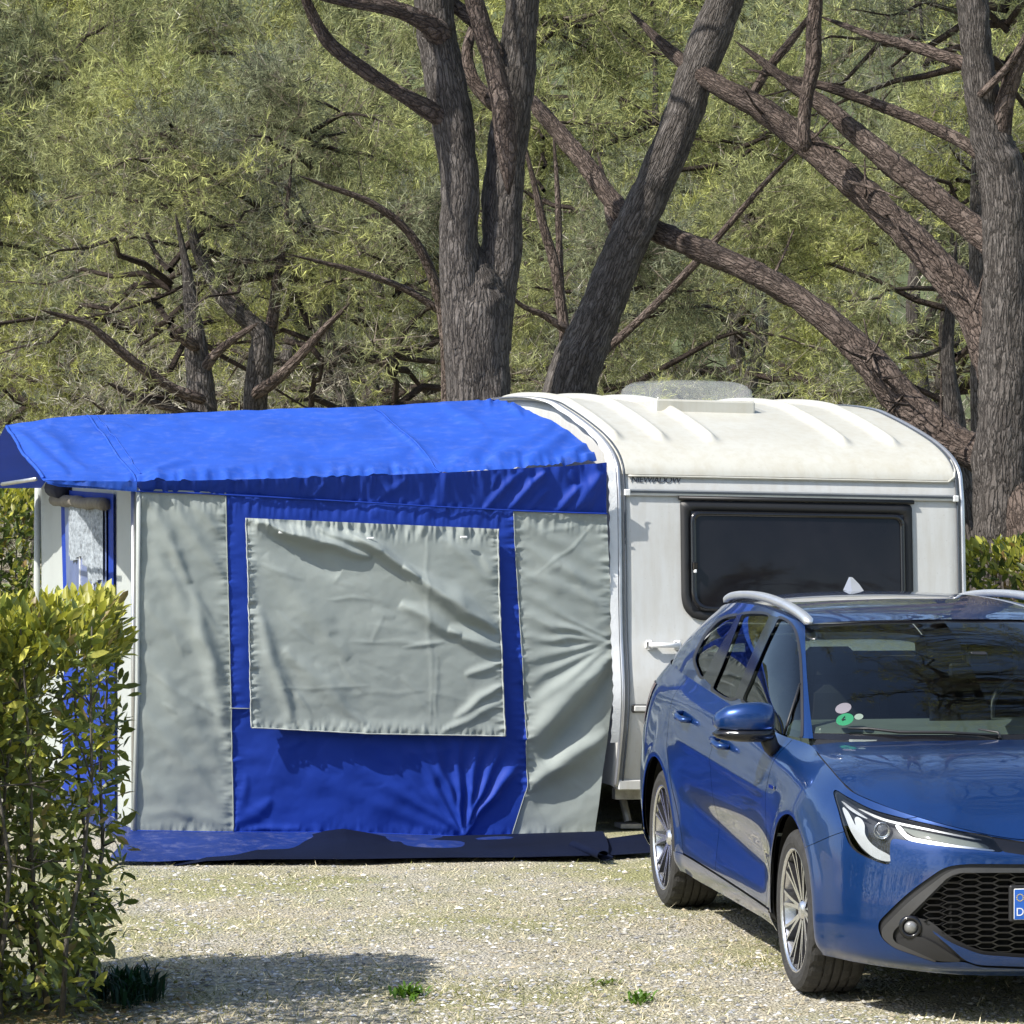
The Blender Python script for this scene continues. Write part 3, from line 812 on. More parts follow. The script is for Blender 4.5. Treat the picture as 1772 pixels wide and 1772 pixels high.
# ---- wheels
def revolve(prof, n):
    V = [(r_ * math.cos(2 * math.pi * k / n), y_, r_ * math.sin(2 * math.pi * k / n)) for k in range(n) for r_, y_ in prof]
    m_ = len(prof)
    return V, [(k * m_ + j, k * m_ + j + 1, ((k + 1) % n) * m_ + j + 1, ((k + 1) % n) * m_ + j) for k in range(n) for j in range(m_ - 1)]
def make_wheel():
    W = empty('wheel', parent=CAR)
    tp = [(.226, -.10), (.238, -.112), (.262, -.119), (.286, -.118), (.304, -.108), (.313, -.096), (.3165, -.085)]
    for g in (-.055, -.018, .018, .055):
        tp += [(.3185, g - .005), (.310, g - .004), (.310, g + .004), (.3185, g + .005)]
    tp += [(.3165, .085), (.313, .096), (.304, .108), (.286, .118), (.262, .119), (.238, .112), (.226, .10)]
    V, Fq = revolve(tp, 72)
    V = np.array(V); k = np.repeat(np.arange(72), len(tp)); rr = np.hypot(V[:, 0], V[:, 2])
    notch = (k % 3 == 0) & (rr > .312) & (np.abs(V[:, 1]) > .04)          # tread block gaps
    V[notch, 0] *= .978; V[notch, 2] *= .978
    mk('tyre', V, Fq, M['tyre_rubber'], W, False)
    V, Fq = revolve([(.243, -.098), (.2455, -.110), (.240, -.114), (.233, -.110), (.228, -.098), (.222, -.06), (.205, 0), (.205, .09)], 64); mk('rim', V, Fq, M['machined_alloy'], W, True)
    V, Fq = revolve([(.0, -.040), (.06, -.040), (.15, -.045), (.215, -.055)], 40); mk('wheel_disc', V, Fq, M['under_black'], W, True)
    V, Fq = revolve([(.0, -.092), (.024, -.092), (.032, -.088), (.036, -.078), (.060, -.07), (.066, -.055)], 32); mk('hub_cap', V, Fq, M['machined_alloy'], W, True)
    for k in range(10):
        a0 = 2 * math.pi * k / 10
        sp = MB(); sd = MB()
        for d in (-1, 1):
            pts = []
            for r_, da, wd, yy in ((.040, .16, .0075, -.080), (.09, .125, .0075, -.085), (.15, .135, .0065, -.092), (.20, .165, .006, -.098), (.234, .20, .0065, -.104)):
                a = a0 + d * da * .62
                cx_, cz_ = r_ * math.cos(a), r_ * math.sin(a); tx, tz = -math.sin(a), math.cos(a)
                pts.append(((cx_ + tx * wd, yy, cz_ + tz * wd), (cx_ - tx * wd, yy, cz_ - tz * wd), (cx_ - tx * wd * 1.25, yy + .028, cz_ - tz * wd * 1.25), (cx_ + tx * wd * 1.25, yy + .028, cz_ + tz * wd * 1.25)))
            V = [p for q_ in pts for p in q_]
            sp.add(V, [(4 * i, 4 * i + 1, 4 * i + 5, 4 * i + 4) for i in range(4)])
            sd.add([Vector(p) + Vector((0, .0006, 0)) for p in V], [(4 * i + a_, 4 * i + b_, 4 * i + 4 + b_, 4 * i + 4 + a_) for i in range(4) for a_, b_ in ((1, 2), (3, 0), (2, 3))])
        so = sp.build('spoke', M['machined_alloy'], W)
        so2 = mk('spoke_side', sd.v, sd.f, M['dark_alloy'], W)
    return W
w0 = make_wheel()
def place_wheel(W, loc, rz, spin):
    W.location = loc; W.rotation_euler = (0, spin, rz)
def copy_tree(o, parent=None):
    c_ = o.copy(); COL.objects.link(c_); c_.parent = parent
    for ch in list(o.children): copy_tree(ch, c_)
    return c_
kids = list(w0.children)
for i, (xw, yw, rz, sp_) in enumerate(((0, -.762, 0, .1), (-2.70, -.765, 0, .5), (0, .762, math.pi, .3), (-2.70, .765, math.pi, .7))):
    W = w0 if i == 0 else copy_tree(w0, CAR)
    place_wheel(W, (xw, yw, .316), rz, sp_)

# ---- cabin
m = MB(); m.box((-.66, 0, .935), (.26, .70, .055), bev=.03); m.box((-.36, 0, .925), (.12, .60, .03), bev=.02); m.build('dashboard', M['dash_grey'], CAR)
m = MB(); m.box((-.76, .0, 1.03), (.012, .13, .055), bev=.008); m.build('display_screen', M['gloss_black'], CAR)
def seat(xs, ys, wd, hd=True):
    S_ = MB(); S_.box((xs + .28, ys, .50), (.26, wd, .09), bev=.05)
    mt = Matrix.Rotation(R(-18), 4, 'Y'); S_.box((xs, ys, .80), (.075, wd, .30), mt, bev=.05)
    if hd:
        for yy in ([ys] if wd < .4 else [ys - .4, ys + .4]): S_.box((xs - .11, yy, 1.17), (.045, .12, .085), mt, bev=.035)
    S_.build('seat', M['seat_fabric'], CAR)
seat(-1.45, -.36, .24); seat(-1.45, .36, .24); seat(-2.42, 0, .60)
V, Fq = [], []
cst = Vector((-.92, .36, .99)); ax1 = Vector((0, 1, 0)); ax2 = Vector((-.42, 0, .9)).normalized()
MB().tube([cst + (ax1 * math.cos(a) + ax2 * math.sin(a)) * .18 for a in np.linspace(0, 2 * math.pi, 33)], .014, 8, False).build('steering_wheel', M['black_plastic'], CAR, True)
pm = on_green(1675, 1128, -.05)
m = MB(); m.box((pm.x - .05, pm.y + .06, pm.z - .03), (.012, .11, .03), bev=.01); m.box((pm.x - .01, pm.y + .06, pm.z + .02), (.03, .04, .03), bev=.01); m.build('rear_view_mirror', M['black_plastic'], CAR)
# windscreen stickers
def disc(name, px, py, rx, rz, mat, parent, off):
    cpos = on_green(px, py, off); n_ = Vector(BN[int(np.argmin((BPX[:, 0] - px) ** 2 + (BPX[:, 1] - py) ** 2))])
    ax_ = Vector((0, 1, 0)); ax_ = (ax_ - n_ * ax_.dot(n_)).normalized(); ay_ = n_.cross(ax_)
    V = [cpos] + [cpos + ax_ * math.cos(a) * rx + ay_ * math.sin(a) * rz for a in np.linspace(0, 2 * math.pi, 25)[:-1]]
    return mk(name, V, [(0, 1 + k, 1 + (k + 1) % 24) for k in range(24)], M[mat], parent), cpos, n_
disc('sticker', 1459, 1221, .033, .033, 'sticker_pink', WSO, -.006)
o_, cp_, n_ = disc('sticker', 1461, 1241, .036, .036, 'sticker_green', WSO, -.005)
t_ = text('sticker_figure', '4', .062, 'black_plastic', WSO, cp_ + n_ * .001, (0, 0, 0), .0003)
t_.rotation_euler = Matrix((Vector((0, 1, 0)), n_.cross(Vector((0, 1, 0))), n_)).transposed().to_euler()
disc('sticker', 1484, 1236, .018, .018, 'sticker_white', WSO, -.007)
# ================================================================== awning and caravan
PHI = R(16)
A0 = Vector(((240 - 886) / CF * 19.5, 19.5, 0))
RV_ = Vector((math.cos(PHI), math.sin(PHI), 0)); BV_ = Vector((-math.sin(PHI), math.cos(PHI), 0))
def loc_of(P):
    P = np.asarray(P, float) - np.array(A0)
    return np.stack([P @ np.array(RV_), P @ np.array(BV_), P[..., 2]], -1)
def rays(px, py):
    a = (np.asarray(px, float) - 886) / CF; b = -(np.asarray(py, float) - 886) / CF
    return np.stack([a, _c + b * _s, -_s + b * _c], -1)
def wall_v(px, py, v=0.0):
    """photo point -> awning frame, on the plane at depth v behind the near wall"""
    d = rays(px, py); n = np.array(BV_); p0 = np.array(A0) + v * n; o = np.array([0, 0, CH])
    t = ((p0 - o) @ n) / (d @ n)
    return loc_of(o + d * t[..., None])
def wall_u(px, py, u=0.0):
    d = rays(px, py); n = np.array(RV_); p0 = np.array(A0) + u * n; o = np.array([0, 0, CH])
    t = ((p0 - o) @ n) / (d @ n)
    return loc_of(o + d * t[..., None])
def local_px(V):
    V = np.asarray(V, float)
    return project(np.array(A0) + V[..., :1] * np.array(RV_) + V[..., 1:2] * np.array(BV_) + V[..., 2:3] * np.array([0, 0, 1.0]))

def canvas(name, col, trans=.25, rough=.75, var=.1, weave=.25, dirt=(.5, .45, .4), dirt_amt=.0):
    m, N, L, b = new_mat(name)
    v = coords(N, L)
    n = tex_noise(N, L, 1.7, 6, .65, v)
    c = ramp(N, L, n.outputs[0], [(.3, tuple(k * (1 - var) for k in col)), (.7, tuple(min(1, k * (1 + var)) for k in col))]).outputs[0]
    n2 = tex_noise(N, L, 14, 6, .7, v)
    if dirt_amt:
        f = ramp(N, L, n2.outputs[0], [(.5, (0, 0, 0)), (.8, (dirt_amt,) * 3)]).outputs[0]
        c = mixc(N, L, f, c, dirt)
    L.new(c, b.inputs['Base Color']); b.inputs['Roughness'].default_value = rough
    b.inputs['Specular IOR Level'].default_value = .3
    wv = tex_noise(N, L, 420, 2, .5, v)
    n3 = tex_noise(N, L, 12, 3, .45, v)
    mx = N.new('ShaderNodeMath'); mx.operation = 'MULTIPLY_ADD'; mx.inputs[1].default_value = .5
    L.new(wv.outputs[0], mx.inputs[0]); L.new(n3.outputs[0], mx.inputs[2])
    bump(N, L, mx.outputs[0], weave, .012, b)
    if trans:
        t = N.new('ShaderNodeBsdfTranslucent'); L.new(c, t.inputs[0])
        ms = N.new('ShaderNodeMixShader'); ms.inputs[0].default_value = trans
        L.new(b.outputs[0], ms.inputs[1]); L.new(t.outputs[0], ms.inputs[2])
        L.new(ms.outputs[0], N['Material Output'].inputs[0])
    return m
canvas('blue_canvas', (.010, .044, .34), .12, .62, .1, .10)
canvas('sunlit_blue_canvas', (.018, .080, .44), .10, .62, .14, .10, (.16, .22, .5), .35)  # same cloth as the wall's blue, lightened to paint in the roof's sunlight
canvas('grey_canvas', (.315, .352, .335), .12, .7, .04, .07, (.26, .27, .25), .25)
canvas('white_canvas', (.46, .49, .47), .15, .7, .05)
canvas('navy_pvc', (.002, .005, .020), 0, .85, .3); M['navy_pvc'].node_tree.nodes['Principled BSDF'].inputs['Specular IOR Level'].default_value = .12  # navy PVC kept near-black so its colour also carries the fold's shade
canvas('skirt_blue', (.008, .026, .15), .05, .5, .2, .3, (.3, .3, .35), .3)  # darker than the wall's blue, painting the skirt's shade into the colour
simple('beige_cloth', (.15, .135, .11), .85, var=.25, scale=18)
simple('piping_white', (.75, .76, .76), .5, bmp=.2, bscale=90)
simple('pole_steel', (.5, .5, .5), .35, .8)
simple('lace_curtain', (.24, .27, .30), .8, var=.55, scale=45)
simple('dark_inside', (.012, .014, .03), .8)
simple('window_vinyl', (.13, .17, .33), .3, var=.2, scale=4)
m_, N_, L_, b_ = new_mat('vinyl_window')
b_.inputs['Base Color'].default_value = (.45, .55, .75, 1); b_.inputs['Roughness'].default_value = .15
b_.inputs['Alpha'].default_value = .35
L_.new(ramp(N_, L_, tex_noise(N_, L_, 5, 4, .6, coords(N_, L_)).outputs[0], [(.3, (.35, .45, .68)), (.7, (.55, .65, .82))]).outputs[0], b_.inputs['Base Color'])

AW = empty('caravan_awning', A0)
AW.rotation_euler = (0, 0, PHI)
tag(AW, 'blue and grey canvas awning attached to the side of the caravan', 'awning')

# folds in the near wall: (x0, y0, x1, y1, width, height) in photo pixels and metres; positive stands out of the wall
WALL_FOLDS = []
for (x1, y1, h, w) in [(470,1320,.006,26),(560,1290,.010,20),(640,1275,.011,18),(700,1270,.015,14),(742,1268,.018,12),(782,1265,.018,11),(828,1270,.022,13),(866,1278,.022,12),(900,1308,.026,14)]:
    WALL_FOLDS.append((802, 1446, x1, y1, w, h, 'fan'))
for (x1, y1, h, w) in [(885,1010,.006,12),(890,1062,.012,13),(892,1100,.010,11),(898,1140,.012,12),(902,1186,.012,13),(905,1235,.012,14)]:
    WALL_FOLDS.append((1062, 1112, x1, y1, w, h, 'fan'))
WALL_FOLDS += [
 (1066, 1128, 905, 1292, 26, .055, 'r'), (1064, 1150, 935, 1320, 22, -.045, 'r'), (1052, 1268, 905, 1366, 20, .040, 'r'), (1046, 1320, 930, 1400, 40, -.02, 'r'),
 (905, 905, 1050, 985, 13, .008, 'r'), (900, 945, 1056, 1020, 12, .010, 'r'), (898, 985, 1058, 1052, 12, .010, 'r'), (960, 960, 1060, 1080, 10, .006, 'r'),
 (1040, 900, 925, 1000, 3, .003, 'r'), (1000, 905, 940, 925, 4, .003, 'r'),
 (246, 850, 330, 1010, 12, .016, 'r'), (330, 1010, 400, 1300, 16, .016, 'r'), (248, 848, 300, 980, 10, -.006, 'r'), (290, 862, 392, 1010, 12, .012, 'r'), (325, 865, 392, 930, 10, .010, 'r'),
 (262, 940, 392, 1190, 16, .012, 'r'), (250, 1040, 330, 1130, 12, .007, 'r'), (244, 1120, 396, 1350, 18, .012, 'r'), (240, 1220, 398, 1410, 16, .012, 'r'), (238, 1330, 330, 1420, 14, .010, 'r'), (380, 880, 392, 905, 8, .008, 'r'),
 (255, 1160, 380, 1240, 7, .004, 'r'), (300, 980, 390, 1110, 8, .005, 'r'), (250, 1400, 400, 1425, 12, .004, 'r'),
 (404, 1440, 470, 1380, 14, .014, 'r'), (404, 1440, 520, 1432, 8, .010, 'r'), (404, 1440, 430, 1340, 10, .008, 'r'), (395, 1225, 430, 1226, 4, .006, 'r'),
]
WALL_FOLDS = [(a, b, c, d, e, f * (1.35 if max(a, c) < 420 or g == 'fan' else 1.1), g) for a, b, c, d, e, f, g in WALL_FOLDS]
for _k in range(60):
    _r = random.Random(100 + _k); _x, _y = _r.uniform(245, 1020), _r.uniform(880, 1420); _a = _r.uniform(.2, 1.2) if _x < 480 else _r.uniform(-.5, 1.0); _l = _r.uniform(25, 90)
    WALL_FOLDS.append((_x, _y, _x + _l * math.cos(_a), _y + _l * math.sin(_a), _r.uniform(4, 9), _r.uniform(-.003, .005), 'r'))
def seg_dist(P, x0, y0, x1, y1):
    d = np.array([x1 - x0, y1 - y0], float); L2 = d @ d
    q = P - np.array([x0, y0]); t = (q @ d) / L2; tc = np.clip(t, 0, 1)
    n = np.array([-d[1], d[0]]) / math.sqrt(L2)
    return t, q @ n, np.linalg.norm(q - tc[:, None] * d, axis=1)
def folds(P, L):
    out = np.zeros(len(P))
    for x0, y0, x1, y1, w, h, kd in L:
        t, sn, ds = seg_dist(P, x0, y0, x1, y1)
        tc = np.clip(t, 0, 1)
        wob = sn + 4.5 * vnoise(P / 38.0, 3 + int(abs(x1)) % 17)
        if kd == 'fan':
            ww = w * (.18 + .82 * tc); hh = h * np.sin(np.pi * np.clip(t * .86 + .07, 0, 1)) * (t > -.05)
        else:
            ww = w * (.45 + .55 * np.sin(np.pi * np.clip(t, 0, 1))); hh = h * np.clip(np.sin(np.pi * np.clip(t, -.03, 1.03)), 0, 1) ** .6
        out += hh * np.exp(-(wob / ww) ** 2) * ((t > 0) & (t < 1))
    return out
def gathers(P, x0, y0, x1, y1, reach, per, h, seed):
    """small puckers that run out from a stitched seam"""
    t, sn, ds = seg_dist(P, x0, y0, x1, y1)
    L = math.hypot(x1 - x0, y1 - y0)
    k = t * L / per
    a = vnoise(np.stack([k, sn / (reach * 2.5)], 1), seed) + .6 * vnoise(np.stack([k * 2.3, sn / reach], 1), seed + 1)
    return h * a * np.exp(-(ds / reach) ** 2)
def wall_disp(P):
    d = folds(P, WALL_FOLDS)
    d += gathers(P, 390, 855, 404, 1440, 16, 7, .005, 5) + gathers(P, 888, 885, 912, 1360, 15, 7, .006, 6) + gathers(P, 1050, 890, 1062, 1180, 16, 8, .006, 7)
    d += gathers(P, 240, 850, 235, 1440, 9, 9, .004, 8) + gathers(P, 240, 850, 1050, 890, 26, 9, .009, 9) + gathers(P, 225, 1440, 1028, 1450, 14, 12, .006, 10)
    d += .006 * vnoise(P / 60, 11) + .0022 * vnoise(P / [26, 17], 12) + .0005 * vnoise(P / 9, 15)
    d += .02 * np.sin(np.pi * np.clip((P[:, 0] - 240) / 820, 0, 1)) * np.sin(np.pi * np.clip((P[:, 1] - 850) / 600, 0, 1)) ** 2
    top = np.interp(P[:, 0], [240, 1050], [850, 890])
    return d * np.clip((P[:, 1] - top + 2) / 16, 0, 1)
def pl(pts, t):
    pts = np.asarray(pts, float); L = np.r_[0, np.cumsum(np.abs(np.diff(pts[:, 1])) + 1e-6 if np.ptp(pts[:, 1]) > np.ptp(pts[:, 0]) else np.abs(np.diff(pts[:, 0])) + 1e-6)]
    return np.stack([np.interp(t * L[-1], L, pts[:, k]) for k in (0, 1)], -1)
def px_grid(left, right, nu, nv, top=None, bot=None):
    """grid of photo points between two edge lines, with optional curved top and bottom"""
    t = np.linspace(0, 1, nv); s = np.linspace(0, 1, nu)
    Lp, Rp = pl(left, t), pl(right, t)
    G = Lp[None] * (1 - s[:, None, None]) + Rp[None] * s[:, None, None]
    if top is not None:
        Tp = pl(top, s); G += ((Tp - (Lp[0] * (1 - s[:, None]) + Rp[0] * s[:, None]))[:, None] * (1 - t)[None, :, None])
    if bot is not None:
        Bp = pl(bot, s); G += ((Bp - (Lp[-1] * (1 - s[:, None]) + Rp[-1] * s[:, None]))[:, None] * t[None, :, None])
    return G
def wall_piece(name, left, right, nu, nv, mat, lift=0.0, disp=wall_disp, parent=None, top=None, bot=None):
    G = px_grid(left, right, nu, nv, top, bot); P = G.reshape(-1, 2)
    V = wall_v(P[:, 0], P[:, 1]); V[:, 1] -= disp(P) + lift
    return mk(name, V, grid_quads(nu, nv), M[mat], AW if parent is None else parent, True)
WB = [(225, 1437), (404, 1440), (590, 1440), (800, 1447), (885, 1445), (1028, 1450)]
wall_piece('wall_panel', [(240, 845), (238, 1100), (226, 1437)], [(390, 852), (396, 1100), (404, 1440)], 75, 230, 'grey_canvas')
wall_piece('wall_panel', [(390, 853), (396, 1100), (404, 1440)], [(888, 884), (905, 1190), (912, 1360), (886, 1445)], 220, 230, 'blue_canvas', bot=[(404, 1440), (590, 1440), (800, 1447), (886, 1445)])
wall_piece('wall_panel', [(888, 884), (905, 1190), (912, 1360), (886, 1445)], [(1050, 888), (1060, 1100), (1064, 1180), (1042, 1350), (1028, 1450)], 90, 230, 'grey_canvas')
# stitched welts between the panels
def welt(pts, rad, mat, n=60, lift=.004):
    P = pl(pts, np.linspace(0, 1, n)); V = wall_v(P[:, 0], P[:, 1]); V[:, 1] -= wall_disp(P) + lift
    MB().tube(V, rad, 5).build('welt', M[mat], AW, True)
welt([(390, 853), (396, 1100), (404, 1440)], .0035, 'grey_canvas')
welt([(888, 884), (905, 1190), (912, 1360), (886, 1445)], .0035, 'grey_canvas')
welt([(226, 1437), (404, 1440), (590, 1440), (800, 1447), (886, 1445), (1028, 1450)], .004, 'blue_canvas')
welt([(396, 1225), (432, 1226)], .003, 'grey_canvas', 8)
# window flap
FL_F = [(428, 900, 545, 938, 10, .012, 'r'), (440, 902, 640, 966, 11, .042, 'r'), (545, 912, 655, 955, 10, .026, 'r'), (600, 915, 720, 1000, 10, .040, 'r'), (690, 980, 858, 1092, 14, .052, 'r'), (690, 1042, 790, 1100, 13, .026, 'r'), (770, 1085, 862, 1126, 13, .028, 'r'),
 (455, 960, 600, 1140, 20, .012, 'r'), (490, 1120, 625, 1255, 16, .016, 'r'), (440, 1050, 500, 1250, 14, .018, 'r'), (455, 900, 580, 1000, 24, -.018, 'r'), (690, 1120, 770, 1108, 5, .009, 'r'), (560, 1035, 640, 1038, 4, .005, 'r'), (600, 1110, 780, 1112, 5, .006, 'r'),
 (735, 905, 742, 1265, 5, .006, 'r'), (748, 1130, 752, 1240, 5, .007, 'r'), (780, 1240, 870, 1180, 10, .014, 'r'), (760, 1262, 870, 1215, 9, .012, 'r'), (800, 1170, 868, 1140, 9, .010, 'r'), (600, 1200, 740, 1195, 5, .004, 'r'), (470, 1190, 640, 1185, 4, .004, 'r'),
 (830, 960, 862, 1010, 9, .008, 'r'), (760, 930, 855, 1010, 12, .008, 'r'), (630, 1080, 720, 1090, 6, .004, 'r'), (660, 1060, 640, 1115, 5, .004, 'r')]
FL_F = [(a, b, c, d, e, f * (1.45 if e > 7 else .5), g) for a, b, c, d, e, f, g in FL_F]
_r = random.Random(5)
for _k in range(46):
    _x, _y = _r.uniform(440, 840), _r.uniform(960, 1240); _a = _r.uniform(.2, 1.1); _l = _r.uniform(25, 90)
    FL_F.append((_x, _y, _x + _l * math.cos(_a), _y + _l * math.sin(_a), _r.uniform(4, 9), _r.uniform(-.003, .005), 'r'))
def flap_disp(P):
    fx = np.clip((P[:, 0] - 424) / 440, 0, 1); fy = np.clip((P[:, 1] - 898) / 365, 0, 1)
    d = folds(P, FL_F)
    d += gathers(P, 430, 900, 860, 916, 20, 10, .014, 21) + gathers(P, 862, 916, 868, 1270, 13, 7, .008, 22) + gathers(P, 424, 900, 430, 1258, 12, 7, .010, 23) + gathers(P, 430, 1258, 868, 1272, 12, 9, .007, 24)
    d += .0030 * vnoise(P / [50, 34], 26) + .0009 * vnoise(P / [18, 11], 27) + .0003 * vnoise(P / 6, 28)
    d += .022 * fy + .020 * np.exp(-((P[:, 0] - 424) / 34) ** 2) * fy + .012 * np.exp(-((P[:, 1] - 1265) / 18) ** 2) * (1 + vnoise(P / 70, 29))
    return d + .020
wf = lambda P: flap_disp(P) + .02 * np.sin(np.pi * np.clip((P[:, 0] - 240) / 820, 0, 1)) * np.sin(np.pi * np.clip((P[:, 1] - 850) / 600, 0, 1)) ** 2
FLAP = wall_piece('window_flap', [(424, 896), (427, 1100), (429, 1257)], [(858, 915), (862, 1100), (868, 1272)], 230, 190, 'grey_canvas', .006, wf, bot=[(429, 1257), (520, 1262), (640, 1268), (868, 1272)])
def flap_hem(pts, rad, n=70):
    P = pl(pts, np.linspace(0, 1, n)); V = wall_v(P[:, 0], P[:, 1]); V[:, 1] -= wf(P) + .010
    MB().tube(V, rad, 5).build('hem', M['white_canvas'], FLAP, True)
flap_hem([(424, 896), (427, 1100), (429, 1257)], .004); flap_hem([(858, 915), (862, 1100), (868, 1272)], .005); flap_hem([(429, 1257), (520, 1262), (640, 1268), (868, 1272)], .0035)
for tx, ty in ((484, 921), (636, 931), (797, 929)):
    V = wall_v(np.array([tx]), np.array([ty]))[0]; m = MB(); m.box((V[0], V[1] - .065, V[2]), (.020, .004, .006), bev=.003); m.build('toggle', M['piping_white'], FLAP)

# roof: near slope from the eave up to the ridge, its right edge following the caravan's profile
PROF = np.array([(.03, .24), (.005, .33), (-.055, .60), (-.06, .80), (.0, 1.10), (.04, 1.45), (.078, 1.80), (.105, 1.93), (.135, 2.01), (.236, 2.088), (.45, 2.170), (.784, 2.253), (1.127, 2.323), (1.42, 2.370), (1.9, 2.398), (2.5, 2.398), (2.95, 2.35), (3.25, 2.22), (3.45, 2.0), (3.52, 1.7), (3.52, .9), (3.48, .24)])
UB, CW = 2.630, 2.055
nR, nT = 240, 70
s = np.linspace(0, 1, nR)
ev = wall_v(*np.array([(75, 832), (160, 832), (235, 833), (350, 831), (480, 828), (640, 823), (760, 818), (900, 810), (985, 806), (1046, 800)]).T, v=-.03)
rg = wall_v(*np.array([(10, 735), (80, 727), (150, 720), (280, 716), (400, 712), (520, 708), (640, 703), (740, 698), (800, 695), (862, 691)]).T, v=1.62)
ev[0, 1] = -.02; 
E_, G_ = cr(ev, nR), cr(rg, nR)
uu = E_[:, 0]
E_[:, 1] += .16 * np.clip((uu - 1.9) / .7, 0, 1) ** 2
pz = np.interp
tt = np.linspace(0, 1, nT)
RP = E_[:, None] * (1 - tt)[None, :, None] + G_[:, None] * tt[None, :, None]
k = np.clip((uu - .2) / 2.4, 0, 1)[:, None] ** 1.6
RP[..., 2] += k * .075 * np.sin(np.pi * tt[None] ** .62)          # swells to the rounded caravan nose on the right
RP[..., 2] -= (1 - k) * .020 * np.sin(np.pi * tt[None])            # sags between poles on the left
PXr = local_px(RP).reshape(-1, 2)
RF = [(235, 832, 640, 790, 9, .010, 'r'), (236, 828, 330, 800, 6, .014, 'r'), (238, 832, 420, 815, 5, .010, 'r'), (165, 730, 230, 745, 5, .010, 'r'), (20, 745, 120, 822, 12, .016, 'r'), (60, 740, 150, 815, 10, .010, 'r'), (90, 735, 230, 826, 22, -.012, 'r'),
 (760, 818, 850, 760, 14, .014, 'r'), (830, 816, 960, 735, 14, .016, 'r'), (900, 812, 985, 745, 12, .016, 'r'), (960, 810, 1020, 770, 8, .020, 'r'), (990, 806, 1030, 785, 6, .020, 'r'), (870, 700, 905, 720, 6, .010, 'r'), (760, 700, 840, 740, 10, .008, 'r'), (650, 706, 760, 812, 4, .010, 'r'), (300, 730, 600, 745, 16, .008, 'r'), (420, 815, 560, 770, 16, .008, 'r'), (840, 800, 900, 790, 5, .014, 'r'), (600, 820, 720, 770, 14, .010, 'r')]
dz = folds(PXr, RF) + gathers(PXr, 235, 832, 1040, 803, 13, 12, .010, 31) + gathers(PXr, 840, 692, 960, 700, 12, 7, .008, 32) + .006 * vnoise(PXr / [90, 22], 33) + .003 * vnoise(PXr / [30, 10], 34)
RP = RP.reshape(-1, 3); RP[:, 2] += dz * 1.3; RP[:, 1] -= dz * .7
ROOF = mk('roof_panel', RP, grid_quads(nR, nT)[:, ::-1].copy(), M['sunlit_blue_canvas'], AW, True)
# seam bands on the roof
def roof_at(px, py, lift=.004):
    d = (PXr[:, 0] - px) ** 2 + (PXr[:, 1] - py) ** 2; i = int(np.argmin(d)); return Vector(RP[i]) + Vector((0, -lift * .7, lift))
def seam(pts, rad):
    P = pl(pts, np.linspace(0, 1, 40)); V = np.array([roof_at(*p) for p in P]); V = np.vstack([V[:1], (V[:-2] + V[1:-1] + V[2:]) / 3, V[-1:]])
    MB().tube(V, rad, 5).build('seam', M['sunlit_blue_canvas'], ROOF, True)
seam([(152, 721), (190, 768), (237, 830)], .007); seam([(166, 722), (200, 760), (243, 822)], .004); seam([(647, 705), (700, 755), (762, 816)], .0045)
seam([(12, 737), (40, 785), (75, 829)], .010)
# far slope, seen from below through the open gable of the canopy
far = G_.copy(); far[:, 1] = 3.32; far[:, 2] = 1.86
FS = G_[:, None] * (1 - np.linspace(0, 1, 14))[None, :, None] + far[:, None] * np.linspace(0, 1, 14)[None, :, None]
FS[..., 2] -= .03 * np.sin(np.pi * np.linspace(0, 1, 14))[None]
mk('roof_panel', FS.reshape(-1, 3), grid_quads(nR, 14)[:, ::-1].copy(), M['blue_canvas'], AW, True)
# valance below the near eave
VT = np.array([(235, 833), (350, 831), (480, 828), (640, 823), (760, 818), (900, 810), (985, 806), (1046, 800)]); VBt = np.array([(235, 850), (350, 854), (480, 861), (640, 870), (760, 877), (900, 884), (985, 887), (1050, 889)])
G = px_grid([tuple(VT[0]), tuple(VBt[0])], [tuple(VT[-1]), tuple(VBt[-1])], 260, 40, VT, VBt); P = G.reshape(-1, 2)
V = wall_v(P[:, 0], P[:, 1])
VF = [(900, 815, 830, 885, 8, .020, 'r'), (945, 812, 880, 886, 8, .030, 'r'), (950, 845, 905, 888, 6, .016, 'r'), (1000, 835, 960, 888, 8, .026, 'r'), (1044, 815, 985, 888, 13, .034, 'r'), (1030, 850, 1010, 888, 6, .014, 'r'), (700, 825, 650, 868, 8, .010, 'r'), (560, 835, 540, 862, 6, .008, 'r'), (780, 822, 800, 878, 7, .010, 'r'), (860, 816, 850, 850, 5, .014, 'r'), (985, 810, 995, 835, 5, .016, 'r')]
tv_ = np.tile(np.linspace(0, 1, 40), 260)
V[:, 1] -= folds(P, VF) + gathers(P, 235, 833, 1046, 800, 40, 13, .016, 41) + gathers(P, 235, 850, 1050, 889, 12, 10, .006, 42) + .042 * (1 - tv_) ** 1.2 - .004
mk('valance', V, grid_quads(260, 40), M['blue_canvas'], AW, True)
VL = pl(VBt, np.linspace(0, 1, 120)); W = wall_v(VL[:, 0], VL[:, 1]); W[:, 1] -= .012 + wall_disp(VL) * .5
MB().tube(W, .0045, 5).build('welt', M['blue_canvas'], AW, True)
